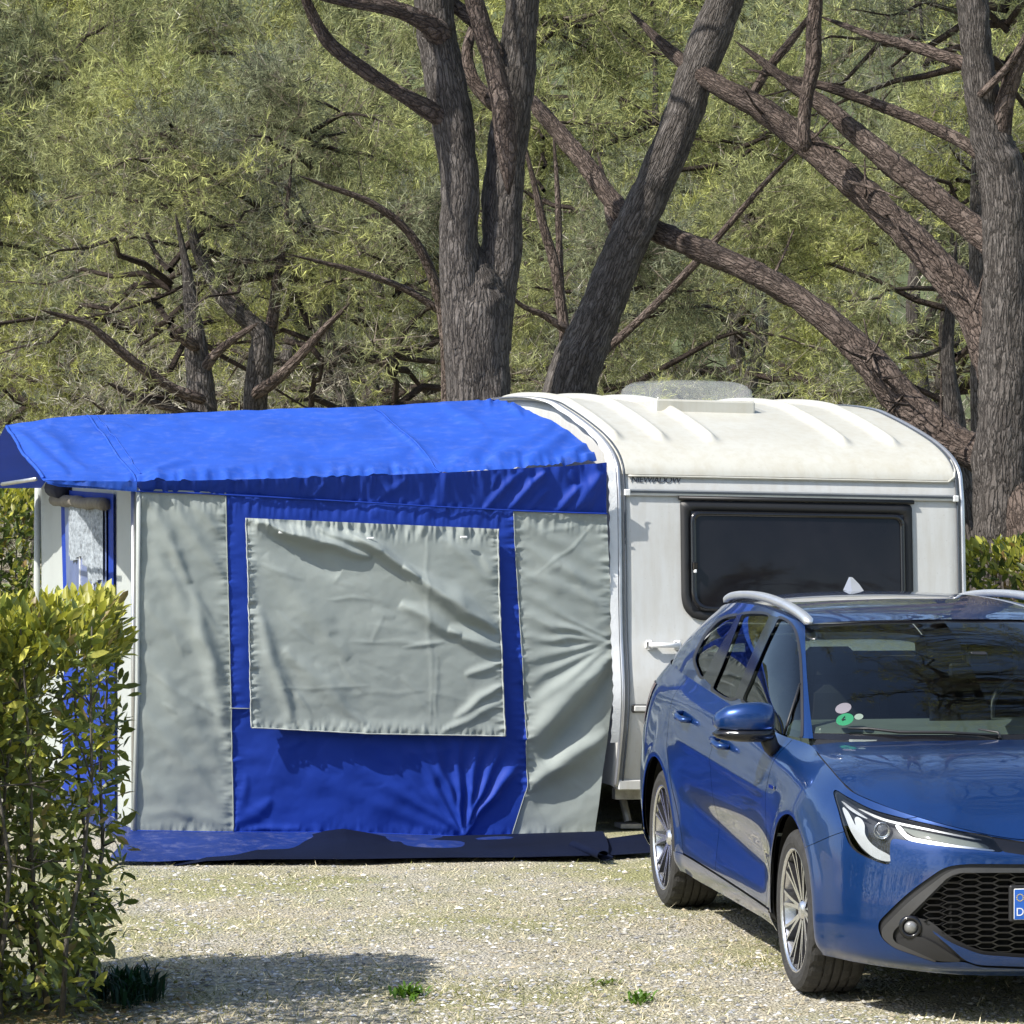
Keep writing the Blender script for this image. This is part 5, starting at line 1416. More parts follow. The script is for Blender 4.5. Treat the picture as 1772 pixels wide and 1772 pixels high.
def weed(px, py, n, rad, hgt, col, label, name='weed_tuft', cat='weed'):
    c = ground(px, py); V = []; T = []; C_ = []
    for k in range(n):
        a = rng.random() * 6.28; rr_ = rad * rng.random() ** .6; ln = hgt * rng.uniform(.5, 1.1); le = rng.uniform(.2, .9)
        a2 = rng.random() * 6.28; b0 = np.array([c.x + .8 * rad * rng.random() * math.cos(a2), c.y + 1.6 * rad * rng.random() * math.sin(a2), -.005]); tip = b0 + np.array([.6 * rr_ * math.cos(a), .6 * rr_ * math.sin(a), ln * (1.1 - le * .7)])
        mid = (b0 + tip) / 2 + [0, 0, ln * .25]; s_ = np.array([-math.sin(a), math.cos(a), 0]) * rng.uniform(.004, .009)
        i = len(V); V += [b0 - s_ * .4, b0 + s_ * .4, mid + s_, mid - s_, tip]; T += [(i, i + 1, i + 2), (i, i + 2, i + 3), (i + 3, i + 2, i + 4)]
        cl = np.array(col) * rng.uniform(.6, 1.4); C_ += [cl] * 5
    tag(mk(name, np.array(V), np.array(T), M['leafy'], None, False, np.array(C_)), label, cat, 'weeds on the gravel')
weed(705, 1722, 90, .10, .05, (.10, .20, .02), 'bright green weed tuft in the middle of the gravel')
weed(1105, 1730, 60, .08, .045, (.09, .18, .02), 'bright green weed tuft between the first one and the car')
weed(1045, 1700, 30, .08, .03, (.12, .17, .03), 'thin pale weed tuft just left of the parked car')
weed(225, 1728, 260, .16, .16, (.012, .045, .022), 'dark green grass clump at the foot of the front hedge', 'grass_clump', 'grass clump')

# ---- bark and trunks
def bark(name, c_hi, c_mid, c_lo, sx=34, sy=7):
    m, N, L, b = new_mat(name)
    uv = coords(N, L, 'UV', (sx, sy, 1))
    w0 = tex_noise(N, L, .45, 4, .6, uv); w = N.new('ShaderNodeVectorMath'); w.operation = 'SCALE'; w.inputs[3].default_value = 2.6; L.new(w0.outputs['Color'], w.inputs[0])
    mp = N.new('ShaderNodeVectorMath'); mp.operation = 'ADD'; L.new(uv, mp.inputs[0]); L.new(w.outputs[0], mp.inputs[1])
    vo = N.new('ShaderNodeTexVoronoi'); vo.feature = 'DISTANCE_TO_EDGE'; vo.inputs['Scale'].default_value = 1.0; L.new(mp.outputs[0], vo.inputs['Vector'])
    vc = N.new('ShaderNodeTexVoronoi'); vc.inputs['Scale'].default_value = 1.0; L.new(mp.outputs[0], vc.inputs['Vector'])
    n = tex_noise(N, L, 4.0, 6, .7, uv)
    big = tex_noise(N, L, 2.5, 4, .6, coords(N, L))
    hue = ramp(N, L, vc.outputs['Color'], [(.2, c_mid), (.8, c_hi)]).outputs[0]
    hue = mixc(N, L, ramp(N, L, big.outputs[0], [(.4, (0, 0, 0)), (.7, (.6, .6, .6))]).outputs[0], hue, c_mid)
    hue = mixc(N, L, ramp(N, L, n.outputs[0], [(.35, (.75, .75, .75)), (.6, (0, 0, 0))]).outputs[0], hue, c_lo)
    lich = tex_noise(N, L, 6.0, 6, .7, coords(N, L)); hue = mixc(N, L, ramp(N, L, lich.outputs[0], [(.55, (0, 0, 0)), (.7, (.55, .55, .55))]).outputs[0], hue, tuple(min(1, k * 1.35) for k in c_hi))
    drk = tex_noise(N, L, 3.2, 5, .65, coords(N, L)); hue = mixc(N, L, ramp(N, L, drk.outputs[0], [(.3, (.6, .6, .6)), (.48, (0, 0, 0))]).outputs[0], hue, c_lo)
    crack = ramp(N, L, vo.outputs[0], [(.0, (.8, .8, .8)), (.12, (0, 0, 0))]).outputs[0]
    L.new(mixc(N, L, crack, hue, tuple(k * .45 for k in c_lo)), b.inputs['Base Color'])
    b.inputs['Roughness'].default_value = .92; b.inputs['Specular IOR Level'].default_value = .15
    h = ramp(N, L, vo.outputs[0], [(.0, (0, 0, 0)), (.25, (1, 1, 1))]).outputs[0]
    ad = N.new('ShaderNodeMath'); ad.operation = 'MULTIPLY_ADD'; ad.inputs[1].default_value = .5; L.new(n.outputs[0], ad.inputs[0]); L.new(h, ad.inputs[2])
    bump(N, L, ad.outputs[0], .9, .018, b)
    return m
bark('pine_bark', (.205, .185, .17), (.125, .11, .10), (.055, .048, .043), 50, 7.5)
bark('limb_bark', (.22, .175, .15), (.125, .095, .08), (.052, .04, .034), 42, 11)
simple('cut_wood', (.10, .088, .075), .85, var=.3, scale=40, bmp=.3, bscale=60)

def limb_mesh(path, rad, n=18, step=.04, rough=.06, seed=0):
    """tube with uneven bark surface; returns vertices, quads, uv per loop"""
    P = np.asarray(path, float); rad = np.asarray(rad, float)
    k = max(8, int(np.linalg.norm(np.diff(P, axis=0), axis=1).sum() / step))
    Q = crt(np.column_stack([P, rad]), np.linspace(0, len(P) - 1, k)) if 'crt' in globals() else cr(np.column_stack([P, rad]), k)
    C_, r_ = Q[:, :3], np.maximum(Q[:, 3], .002)
    Lg = np.r_[0, np.cumsum(np.linalg.norm(np.diff(C_, axis=0), axis=1))]
    T_ = np.gradient(C_, axis=0); T_ /= np.linalg.norm(T_, axis=1)[:, None]
    nx = np.cross(T_[0], [.3, 1, .2]); nx /= np.linalg.norm(nx)
    V = np.zeros((k, n, 3)); ang = np.linspace(0, 2 * math.pi, n, endpoint=False)
    for i in range(k):
        nx = nx - T_[i] * (nx @ T_[i]); nx /= np.linalg.norm(nx); ny = np.cross(T_[i], nx)
        q = np.stack([np.cos(ang) * 1.8, np.sin(ang) * 1.8, np.full(n, Lg[i] * 2.2 / max(.25, r_[i] * 4))], 1)
        rr_ = r_[i] * (1 + rough * 1.2 * vnoise(q, seed) + rough * .9 * vnoise(q * [3, 3, 2.5], seed + 1) + rough * .6 * vnoise(q * [7, 7, 3], seed + 2))
        V[i] = C_[i] + (np.cos(ang) * rr_)[:, None] * nx + (np.sin(ang) * rr_)[:, None] * ny
    ii, jj = np.meshgrid(np.arange(k - 1), np.arange(n), indexing='ij')
    F_ = np.stack([ii * n + jj, ii * n + (jj + 1) % n, (ii + 1) * n + (jj + 1) % n, (ii + 1) * n + jj], -1).reshape(-1, 4)
    circ = 2 * math.pi * r_.mean()
    U = np.stack([np.stack([jj * circ / n, Lg[ii]], -1), np.stack([(jj + 1) * circ / n, Lg[ii]], -1), np.stack([(jj + 1) * circ / n, Lg[ii + 1]], -1), np.stack([jj * circ / n, Lg[ii + 1]], -1)], -2).reshape(-1, 2)
    return V.reshape(-1, 3), F_, U
def limb_obj(name, path, rad, mat='pine_bark', parent=None, **kw):
    V, F_, U = limb_mesh(path, rad, **kw)
    o = mk(name, V, F_, M[mat], parent, True)
    uv = o.data.uv_layers.new(name='UVMap'); uv.data.foreach_set('uv', U.astype(np.float32).ravel())
    return o
def trace(pts, Y0, Y1=None, org=(0, 0, 0)):
    """photo points (x, y, width) at a depth that runs from Y0 to Y1 -> path and radii"""
    Y1 = Y0 if Y1 is None else Y1; n = len(pts); path = []; rad = []
    for i, (x_, y_, w_) in enumerate(pts):
        Y = Y0 + (Y1 - Y0) * i / max(1, n - 1); path.append(at(x_, y_, Y) - Vector(org)); rad.append(w_ * Y / CF / 2)
    return path, rad

# ---- needles and crowns
def needles(base, dirs, length, width, col, rg):
    n = len(base); q = rg.standard_normal((n, 3)); s_ = np.cross(dirs, q); s_ /= np.linalg.norm(s_, axis=1)[:, None] + 1e-9
    s_ *= width[:, None] * .5
    V = np.stack([base - s_, base + s_, base + dirs * length[:, None]], 1)
    return V.reshape(-1, 3), np.repeat(col, 3, 0)
def unit(a): return a / (np.linalg.norm(a, axis=-1, keepdims=True) + 1e-9)
def crown_data(seed, nbr, R_, z0, z1, dead_to, per=20, nl=.12, nw=.006, shape=1.0, sub=12, tw=8):
    """branches, twigs and needles of one pine crown about the origin axis"""
    rg = np.random.default_rng(seed)
    h = z0 + (z1 - z0) * rg.random(nbr) ; az = rg.random(nbr) * 2 * math.pi
    rel = (h - z0) / (z1 - z0); prof = np.where(rel < .35, .85 + .43 * rel, np.clip(1 - ((rel - .35) / .68) ** 1.7, .12, 1)) if shape else np.sqrt(np.clip(1 - ((rel - .5) / .62) ** 2, .1, 1))
    ln = R_ * prof * rg.uniform(.65, 1.1, nbr); el = rg.normal(.18, .25, nbr)
    K = 7; t = np.linspace(0, 1, K)
    D0 = np.stack([np.cos(az) * np.cos(el), np.sin(az) * np.cos(el), np.sin(el)], 1)
    B = np.zeros((nbr, K, 3)); B[:, :, 2] = h[:, None]
    B += D0[:, None] * (ln[:, None] * t)[..., None]
    B[:, :, 2] += (.12 * ln[:, None] * np.sin(t * 2.6 + rg.random((nbr, 1)) * 2)) - .10 * ln[:, None] * t ** 2
    B[:, 1:] += rg.normal(0, .05, (nbr, K - 1, 3)) * ln[:, None, None] * .5
    BV, BF = [], []
    for i in range(nbr):
        r0 = .010 + .012 * ln[i] / R_
        mb_ = MB(); mb_.tube(B[i], list(np.linspace(r0 * 1.6, .004, K)), 4, False); o = len(BV); BV += mb_.v; BF += [tuple(q + o for q in f_) for f_ in mb_.f]
    # side shoots
    bi = np.repeat(np.arange(nbr), sub); ns_ = len(bi); ts = rg.uniform(.38, 1.0, ns_)
    f_ = ts * (K - 1); i0 = np.clip(f_.astype(int), 0, K - 2); fr_ = (f_ - i0)[:, None]
    S0_ = B[bi, i0] * (1 - fr_) + B[bi, i0 + 1] * fr_; bd = unit(B[bi, i0 + 1] - B[bi, i0])
    sd = unit(bd * rg.uniform(.2, .9, (ns_, 1)) + unit(rg.standard_normal((ns_, 3)) + [0, 0, .25]) * .8)
    sl = rg.uniform(.25, .70, ns_) * (.6 + .4 * R_ / 3)
    S1_ = S0_ + sd * sl[:, None] + [0, 0, -.06]
    V1, C1 = needles(S0_, unit(S1_ - S0_), sl, np.full(ns_, .012), np.tile([[.26, .22, .18]], (ns_, 1)), rg)
    # twigs
    ti = np.repeat(np.arange(ns_), tw); nt = len(ti); u_ = rg.uniform(.15, 1.0, (nt, 1))
    T0_ = S0_[ti] + (S1_ - S0_)[ti] * u_
    td = unit(unit(S1_ - S0_)[ti] * .7 + unit(rg.standard_normal((nt, 3)) + [0, 0, .15]) * .8); tl = rg.uniform(.10, .26, nt)
    dead_p = np.clip((dead_to - T0_[:, 2]) / 1.2 + .35 + .35 * rg.standard_normal(nt), 0, 1)
    rad_f = np.linalg.norm(T0_[:, :2], axis=1) / R_
    dead = rg.random(nt) < np.clip(dead_p - .55 * np.clip(rad_f - .55, 0, 1), .04, .97)
    tcol = np.where(dead[:, None], np.array([[.36, .325, .265]]), np.array([[.20, .17, .12]])) * rg.uniform(.7, 1.3, (nt, 1))
    V2, C2 = needles(T0_, td, tl, np.full(nt, .0055), tcol, rg)
    # needles on the twigs
    cnt = np.where(dead, max(2, per // 5), per); ni = np.repeat(np.arange(nt), cnt); nn_ = len(ni)
    w_ = rg.uniform(.25, 1.05, (nn_, 1)); N0_ = T0_[ni] + td[ni] * tl[ni][:, None] * w_
    nd = unit(td[ni] * .75 + unit(rg.standard_normal((nn_, 3))) * .75)
    L_n = nl * rg.uniform(.6, 1.15, nn_) * np.where(dead[ni], 1.2, 1.0)
    clump = vnoise(T0_[ni] * 1.1, seed)[:, None]; shade_ = rg.uniform(.6, 1.35, ns_)[ti][ni][:, None]  # per-shoot tone paints depth and dark gaps into the foliage
    green = np.array([[.32, .335, .16]]) + np.clip(clump, -.7, 1) * np.array([[.19, .19, .0]])  # clump noise paints sunlit yellow-green patches into the colour
    ncol = np.where(dead[ni][:, None], np.array([[.50, .47, .39]]), green) * (.45 + 1.25 * rg.random((nn_, 1)) ** 1.3) * shade_  # wide tone spread paints in sunlit and shaded strands
    V3, C3 = needles(N0_, nd, L_n, np.where(dead[ni], nw * .75, nw), ncol, rg)
    Vn = np.vstack([V1, V2, V3]); Cn = np.vstack([C1, C2, C3])
    return (np.array(BV), BF), (Vn, Cn)
def crown_meshes(name, *a, **k):
    (bv_, bf_), (vn, cn) = crown_data(*a, **k)
    b_o = bpy.data.meshes.new('branches'); b_o.from_pydata(bv_.tolist(), [], bf_); b_o.materials.append(M['limb_bark'])
    b_o.polygons.foreach_set('use_smooth', np.ones(len(b_o.polygons), bool))
    uv = b_o.uv_layers.new(name='UVMap'); 
    o = mk('needles', vn, np.arange(len(vn)).reshape(-1, 3), M['needle'], None, False, cn); me = o.data; bpy.data.objects.remove(o)
    return b_o, me
CROWNS = [crown_meshes('a', 11, 30, 2.5, .2, 4.6, 2.3, per=15, nl=.100, nw=.0082, sub=15, tw=9), crown_meshes('b', 12, 30, 2.3, .2, 4.2, 2.6, per=15, nl=.100, nw=.0082, sub=15, tw=9), crown_meshes('c', 13, 30, 2.7, .2, 5.0, 2.0, per=15, nl=.100, nw=.0082, sub=15, tw=9)]
HIGH = crown_meshes('d', 14, 36, 3.3, 0.0, 3.6, -2.0, per=18, nl=.09, shape=0, sub=13)
THICK = crown_meshes('e', 15, 26, 2.0, .3, 3.2, 1.9, per=13, nl=.095, nw=.0075)

def add_crown(tree, meshes, loc, rz=0.0, sc=1.0):
    for nm, me in zip(('limbs', 'crown'), meshes):
        o = link(bpy.data.objects.new(nm, me), tree); o.location = loc; o.rotation_euler = (0, 0, rz); o.scale = (sc,) * 3 if not hasattr(sc, '__len__') else sc
        if nm == 'crown': o['kind'] = 'stuff'
def tree_root(px, py, Y, label, group):
    p = at(px, py, Y); p.z = 0
    t_ = empty('pine_tree', p); tag(t_, label, 'tree', group); return t_, p
def limb(tree, org, pts, Y0, Y1=None, name='limb', mat='limb_bark', **kw):
    if name != 'trunk':                                  # close both ends: buried root, pointed tip
        a_, b_8 = pts[0], pts[1]; pts = [(a_[0] + (a_[0] - b_8[0]) * .12, a_[1] + (a_[1] - b_8[1]) * .12, 1.0)] + list(pts)
    if pts[-1][2] > 3:
        a_, b_8 = pts[-1], pts[-2]; pts = list(pts) + [(a_[0] + (a_[0] - b_8[0]) * .6, a_[1] + (a_[1] - b_8[1]) * .6, 1.0)]
    path, rad = trace(pts, Y0, Y1, org); return limb_obj(name, path, rad, mat, tree, **kw)
def knot(tree, org, px, py, Y, r_):
    r_ *= .72; c = at(px, py, Y + .05) - org; n = 20; V = []
    for rr_, d_ in ((1.5, .055), (1.2, .022), (.9, .010), (.6, .018), (.0001, .026)):
        for k in range(n):
            a_ = 2 * math.pi * k / n; V.append((c.x + r_ * rr_ * math.cos(a_), c.y + d_ * (1 if rr_ > 1.2 else 1), c.z + r_ * rr_ * 1.15 * math.sin(a_)))
    mk('knot', V, [(j * n + k, j * n + (k + 1) % n, (j + 1) * n + (k + 1) % n, (j + 1) * n + k) for j in range(4) for k in range(n)], M['pine_bark'], tree, True).data.uv_layers.new(name='UVMap')

GRP = 'pines behind the caravan'
# forked pine
T1_, o1 = tree_root(832, 700, 24.5, 'tall pine with two parallel trunks rising behind the blue awning roof', GRP)
limb(T1_, o1, [(838, 1330, 150), (836, 1150, 125), (834, 900, 116), (830, 720, 112), (826, 610, 110), (826, 540, 116), (826, 490, 84), (826, 450, 40), (826, 425, 8)], 24.5, name='trunk', mat='pine_bark', n=30, rough=.09, seed=1)
limb(T1_, o1, [(812, 600, 80), (800, 520, 76), (793, 420, 66), (797, 320, 68), (783, 220, 70), (766, 120, 70), (753, 30, 66), (748, -80, 66), (742, -250, 52), (738, -480, 36), (730, -700, 18)], 24.45, name='trunk', mat='pine_bark', n=26, rough=.08, seed=2)
limb(T1_, o1, [(842, 600, 80), (856, 520, 75), (867, 430, 70), (871, 310, 70), (884, 210, 66), (894, 110, 64), (903, 10, 58), (912, -120, 52), (925, -320, 40), (938, -560, 24), (945, -700, 12)], 24.6, name='trunk', mat='pine_bark', n=26, rough=.08, seed=3)
limb(T1_, o1, [(775, 210, 34), (742, 190, 34), (690, 160, 25), (625, 118, 26), (570, 74, 24), (538, 20, 19), (520, -30, 15), (500, -90, 8)], 24.55, 23.6, seed=4)
limb(T1_, o1, [(760, 60, 44), (735, 38, 34), (680, 15, 28), (600, 1, 22), (540, -12, 16), (480, -40, 8)], 24.55, 23.4, seed=5)
limb(T1_, o1, [(880, 330, 8), (878, 285, 30), (873, 220, 40), (870, 180, 40), (853, 110, 36), (832, 40, 34), (812, -30, 30), (790, -120, 20)], 24.35, 24.0, seed=6)
limb(T1_, o1, [(862, 90, 20), (830, 45, 26), (790, 12, 24), (758, -22, 20), (720, -60, 12)], 24.45, 24.7, seed=7)
limb(T1_, o1, [(870, 190, 28), (838, 165, 26), (816, 132, 24), (808, 90, 20), (818, 50, 16)], 24.8, 25.1, seed=8)
add_crown(T1_, HIGH, (-.3, -.2, 6.2), .4, 1.0)
# leaning pine
T2_, o2 = tree_root(960, 800, 25.2, 'single pine trunk leaning to the right behind the caravan roof', GRP)
limb(T2_, o2, [(955, 1320, 120), (960, 1000, 104), (968, 800, 98), (980, 700, 92), (1000, 630, 88), (1030, 560, 78), (1062, 480, 72), (1090, 410, 70), (1130, 325, 66), (1168, 235, 66), (1203, 135, 64), (1238, 45, 66), (1272, -50, 60), (1320, -200, 48), (1380, -420, 30), (1420, -600, 14)], 25.2, name='trunk', mat='pine_bark', n=28, rough=.08, seed=11)
limb(T2_, o2, [(1085, 430, 24), (1060, 385, 20), (1050, 335, 14), (1040, 290, 7)], 25.3, 25.9, seed=12)
add_crown(T2_, HIGH, (1.9, .2, 6.0), 2.1, .95)
# big pine on the right, with its sweeping limbs
T3_, o3 = tree_root(1742, 940, 23.6, 'thick pine at the right edge with long limbs sweeping left over the caravan', GRP)
limb(T3_, o3, [(1745, 1345, 175), (1745, 1080, 140), (1742, 940, 124), (1738, 860, 104), (1738, 760, 100), (1742, 650, 94), (1742, 540, 88), (1742, 440, 84), (1740, 350, 84), (1732, 290, 80), (1708, 210, 64), (1694, 120, 56), (1684, 20, 54), (1676, -80, 50), (1660, -260, 40), (1650, -460, 24), (1640, -620, 12)], 23.6, name='trunk', mat='pine_bark', n=30, rough=.09, seed=21)
limb(T3_, o3, [(1736, 330, 30), (1728, 250, 40), (1742, 170, 32), (1757, 118, 30), (1785, 60, 26), (1820, 0, 18)], 23.72, 23.2, seed=22)
limb(T3_, o3, [(1790, 1150, 84), (1784, 1010, 74), (1776, 920, 68), (1764, 850, 66), (1754, 785, 64), (1738, 700, 66), (1714, 615, 64), (1680, 535, 62), (1620, 455, 58), (1545, 380, 52), (1470, 312, 48), (1400, 252, 46), (1322, 192, 42), (1250, 152, 36), (1200, 120, 30), (1150, 80, 20), (1110, 40, 10)], 22.95, 25.6, name='limb', n=22, step=.035, rough=.09, seed=23)
limb(T3_, o3, [(1392, 252, 24), (1391, 215, 22), (1396, 165, 24), (1407, 110, 28), (1408, 50, 26), (1414, -30, 22), (1420, -130, 14)], 24.3, 24.1, seed=24)
limb(T3_, o3, [(1735, 440, 44), (1700, 408, 46), (1640, 360, 46), (1565, 300, 44), (1495, 242, 38), (1425, 182, 30), (1375, 150, 22), (1310, 100, 12)], 23.7, 25.0, seed=25, rough=.09)
limb(T3_, o3, [(1742, 318, 26), (1690, 262, 24), (1610, 218, 22), (1520, 182, 20), (1430, 150, 16), (1340, 130, 8)], 23.9, 25.0, seed=26)
limb(T3_, o3, [(1690, 118, 24), (1640, 100, 22), (1580, 80, 20), (1510, 62, 14), (1450, 40, 8)], 23.6, 24.4, seed=27)
limb(T3_, o3, [(1700, 160, 14), (1740, 120, 13), (1772, 70, 12), (1800, 20, 10)], 23.5, 23.2, seed=28)
limb(T3_, o3, [(1735, 815, 66), (1700, 792, 62), (1640, 758, 62), (1570, 700, 64), (1520, 640, 60), (1450, 570, 48), (1380, 516, 43), (1300, 470, 41), (1220, 435, 40), (1150, 405, 38), (1085, 372, 35), (1052, 338, 32), (1010, 280, 32), (970, 232, 29), (930, 186, 25), (905, 160, 16)], 23.8, 26.4, name='limb', n=22, step=.035, rough=.11, seed=29)
limb(T3_, o3, [(1300, 168, 14), (1330, 118, 16), (1368, 72, 14), (1400, 30, 9)], 25.1, 24.9, seed=30)
for k in range(22):                                    # thin dead side shoots on the long limbs
    x_ = rng.uniform(1250, 1700); y_ = np.interp(x_, [1250, 1400, 1545, 1680], [152, 252, 380, 535]) if k % 2 else np.interp(x_, [1150, 1300, 1450, 1570, 1700], [405, 470, 570, 700, 790])
    dx, dy = rng.uniform(-90, 90), rng.uniform(-120, 90)
    Yk = np.interp(x_, [1150, 1700], [25.6, 23.7])
    limb(T3_, o3, [(x_, y_, 7), (x_ + dx * .5, y_ + dy * .4, 5), (x_ + dx, y_ + dy, 2.5)], Yk, Yk + rng.uniform(-.6, .6), name='dead_shoot', n=5, step=.08, seed=40 + k)
add_crown(T3_, HIGH, (.2, .2, 5.6), 4.0, 1.05)
# dark trunk right beside the caravan
T4_, o4 = tree_root(1680, 940, 25.0, 'dark slanting pine trunk between the caravan and the thick right-hand pine', GRP)
limb(T4_, o4, [(1706, 1320, 70), (1690, 1000, 56), (1680, 920, 48), (1664, 840, 40), (1655, 780, 36), (1648, 700, 30), (1640, 600, 22), (1650, 480, 14)], 25.0, name='trunk', mat='pine_bark', n=18, seed=51)
T5_, o5 = tree_root(1690, 600, 27.0, 'thin sunlit stem standing behind the thick right-hand pine', GRP)
limb(T5_, o5, [(1700, 1200, 40), (1696, 800, 34), (1694, 600, 30), (1690, 450, 28), (1692, 300, 24), (1700, 100, 18), (1705, -100, 10)], 27.0, name='trunk', mat='pine_bark', n=14, seed=52)
add_crown(T5_, THICK, (.3, .6, 3.4), 1.0, 1.0)
# pair of smaller pines on the left
T6_, o6 = tree_root(348, 700, 30.0, 'smaller pine standing left, first of the pair above the awning roof', GRP)
limb(T6_, o6, [(352, 1150, 66), (352, 800, 56), (350, 700, 52), (344, 640, 46), (338, 590, 38), (330, 520, 26), (322, 460, 16), (310, 400, 8)], 30, name='trunk', mat='pine_bark', n=20, seed=61)
limb(T6_, o6, [(345, 690, 20), (300, 672, 18), (250, 640, 18), (200, 600, 16), (150, 560, 12), (100, 545, 8)], 29.9, 29.0, seed=62)
limb(T6_, o6, [(350, 640, 22), (375, 610, 16), (400, 590, 13), (430, 570, 10)], 30, 29.8, seed=63)
limb(T6_, o6, [(338, 600, 20), (318, 585, 22), (305, 570, 20)], 29.9, 29.7, name='stub', seed=64)
limb(T6_, o6, [(345, 720, 16), (280, 702, 14), (240, 690, 12), (205, 672, 9)], 29.9, 29.3, seed=65)
T7_, o7 = tree_root(443, 700, 30.4, 'smaller forking pine standing left, second of the pair above the awning roof', GRP)
limb(T7_, o7, [(442, 1150, 58), (442, 800, 46), (443, 700, 42), (450, 630, 44), (455, 590, 40), (446, 570, 34), (420, 548, 30), (390, 520, 26), (360, 470, 22), (340, 430, 18), (325, 360, 12)], 30.4, name='trunk', mat='pine_bark', n=20, seed=66)
limb(T7_, o7, [(455, 600, 26), (470, 560, 22), (478, 500, 18), (490, 420, 12), (500, 330, 7)], 30.4, 30.8, seed=67)
limb(T7_, o7, [(446, 680, 22), (480, 655, 20), (520, 615, 18), (560, 570, 12), (590, 540, 8)], 30.3, 29.8, seed=68)
limb(T7_, o7, [(440, 560, 18), (410, 520, 14), (370, 470, 12), (345, 420, 8)], 30.6, 31.2, seed=69)
# thin stems between
T8_, o8 = tree_root(985, 560, 28.0, 'thin crooked stem seen between the forked pine and the leaning pine', GRP)
limb(T8_, o8, [(985, 1200, 30), (985, 800, 26), (980, 640, 22), (975, 560, 20), (960, 460, 18), (940, 390, 16), (925, 320, 11), (905, 240, 6)], 28, name='trunk', mat='limb_bark', n=12, seed=71)
limb(T8_, o8, [(978, 570, 14), (940, 545, 12), (905, 530, 9), (870, 500, 5)], 28, 27.6, n=10, seed=72)
limb(T8_, o8, [(970, 520, 14), (968, 440, 13), (965, 340, 10), (960, 260, 6)], 28, 28.4, n=10, seed=73)
limb(T8_, o8, [(985, 660, 16), (1100, 560, 14), (1190, 470, 14), (1260, 390, 12), (1330, 310, 9), (1380, 260, 5)], 28, 27.0, n=10, seed=74)
T9_, o9 = tree_root(760, 480, 29.0, 'thin branching stem left of the forked pine', GRP)
limb(T9_, o9, [(780, 1200, 34), (775, 700, 24), (768, 560, 20), (745, 470, 18), (705, 400, 15), (640, 350, 12), (560, 320, 8)], 29, 28.2, name='trunk', mat='limb_bark', n=12, seed=75)
limb(T9_, o9, [(765, 540, 14), (700, 500, 12), (620, 470, 10), (540, 450, 6)], 29, 28.4, n=8, seed=76)
add_crown(T6_, THICK, (-.3, .6, 1.6), .3, 1.0); add_crown(T7_, THICK, (.4, 1.0, 1.9), 2.0, 1.05)
add_crown(T8_, THICK, (.3, 1.6, .6), 4.4, 1.0); add_crown(T9_, THICK, (-.4, 1.6, .9), 5.2, 1.0)

# wood behind: each tree its own trunk and crown
trunkV = limb_mesh([(0, 0, 0), (.12, 0, 1.0), (-.10, .05, 2.0), (.15, 0, 3.0), (.0, .05, 4.0)], [.15, .12, .09, .06, .015], n=12, step=.12, seed=80)
tk = mk('trunk', trunkV[0], trunkV[1], M['pine_bark'], None, True); tk.data.uv_layers.new(name='UVMap').data.foreach_set('uv', trunkV[2].astype(np.float32).ravel()); trunk_me = tk.data; bpy.data.objects.remove(tk)
spots = [(-5.6, 34.6, 0), (-3.5, 35.2, 2), (-1.6, 34.6, 1), (.3, 35.0, 0), (2.2, 34.4, 1), (4.2, 35.0, 2), (-7.2, 40, 2), (-4.8, 40.6, 1), (-2.4, 40, 0), (0, 40.6, 2), (2.4, 40, 0), (4.8, 40.6, 1), (7.2, 40, 2)]
ORD = ['leftmost', 'second from left', 'third from left', 'fourth from left', 'fifth from left', 'sixth from left', 'seventh from left']
def wood_tree(parent, i, x_, y_, k_, org=(0, 0)):
    o = link(bpy.data.objects.new('trunk', trunk_me), parent); o.rotation_euler = (0, 0, i * 1.7); o.location = (x_ - org[0], y_ - org[1], 0)
    s_ = rng.uniform(.92, 1.12) * (1.0 if -5 < y_ < 37 else (1.32 if -5 < y_ < 43 else (1.9 if y_ > 0 and y_ < 50 else 2.45)))
    o.scale = (1, 1, s_); add_crown(parent, CROWNS[k_], (x_ - org[0], y_ - org[1], .1), i * 2.39, (s_, s_, s_ * rng.uniform(.95, 1.12)))
for i, (x_, y_, k_) in enumerate(spots):
    t_ = empty('pine_tree', (x_, y_, 0)); first = y_ < 37; k0 = i if first else i - 6
    tag(t_, f'bushy grey-green pine, {ORD[k0]} in the {"nearer" if first else "farther"} row of the wood behind', 'tree', 'pines of the wood behind')
    wood_tree(t_, i, x_, y_, k_, (x_, y_))
FW = empty('far_wood', (0, 45, 0)); tag(FW, 'far pine wood closing the view behind the nearer trees', 'wood', kind='stuff')
for i, (x_, y_, k_) in enumerate([(-8.5, 47, 0), (-5.2, 48, 2), (-1.8, 47, 1), (1.8, 48, 0), (5.2, 47, 2), (8.6, 48, 1), (-10, 56, 2), (-5.5, 57, 1), (-1, 56, 0), (3.5, 57, 2), (8, 56, 1)]):
    wood_tree(FW, i, x_, y_, k_, (0, 45))
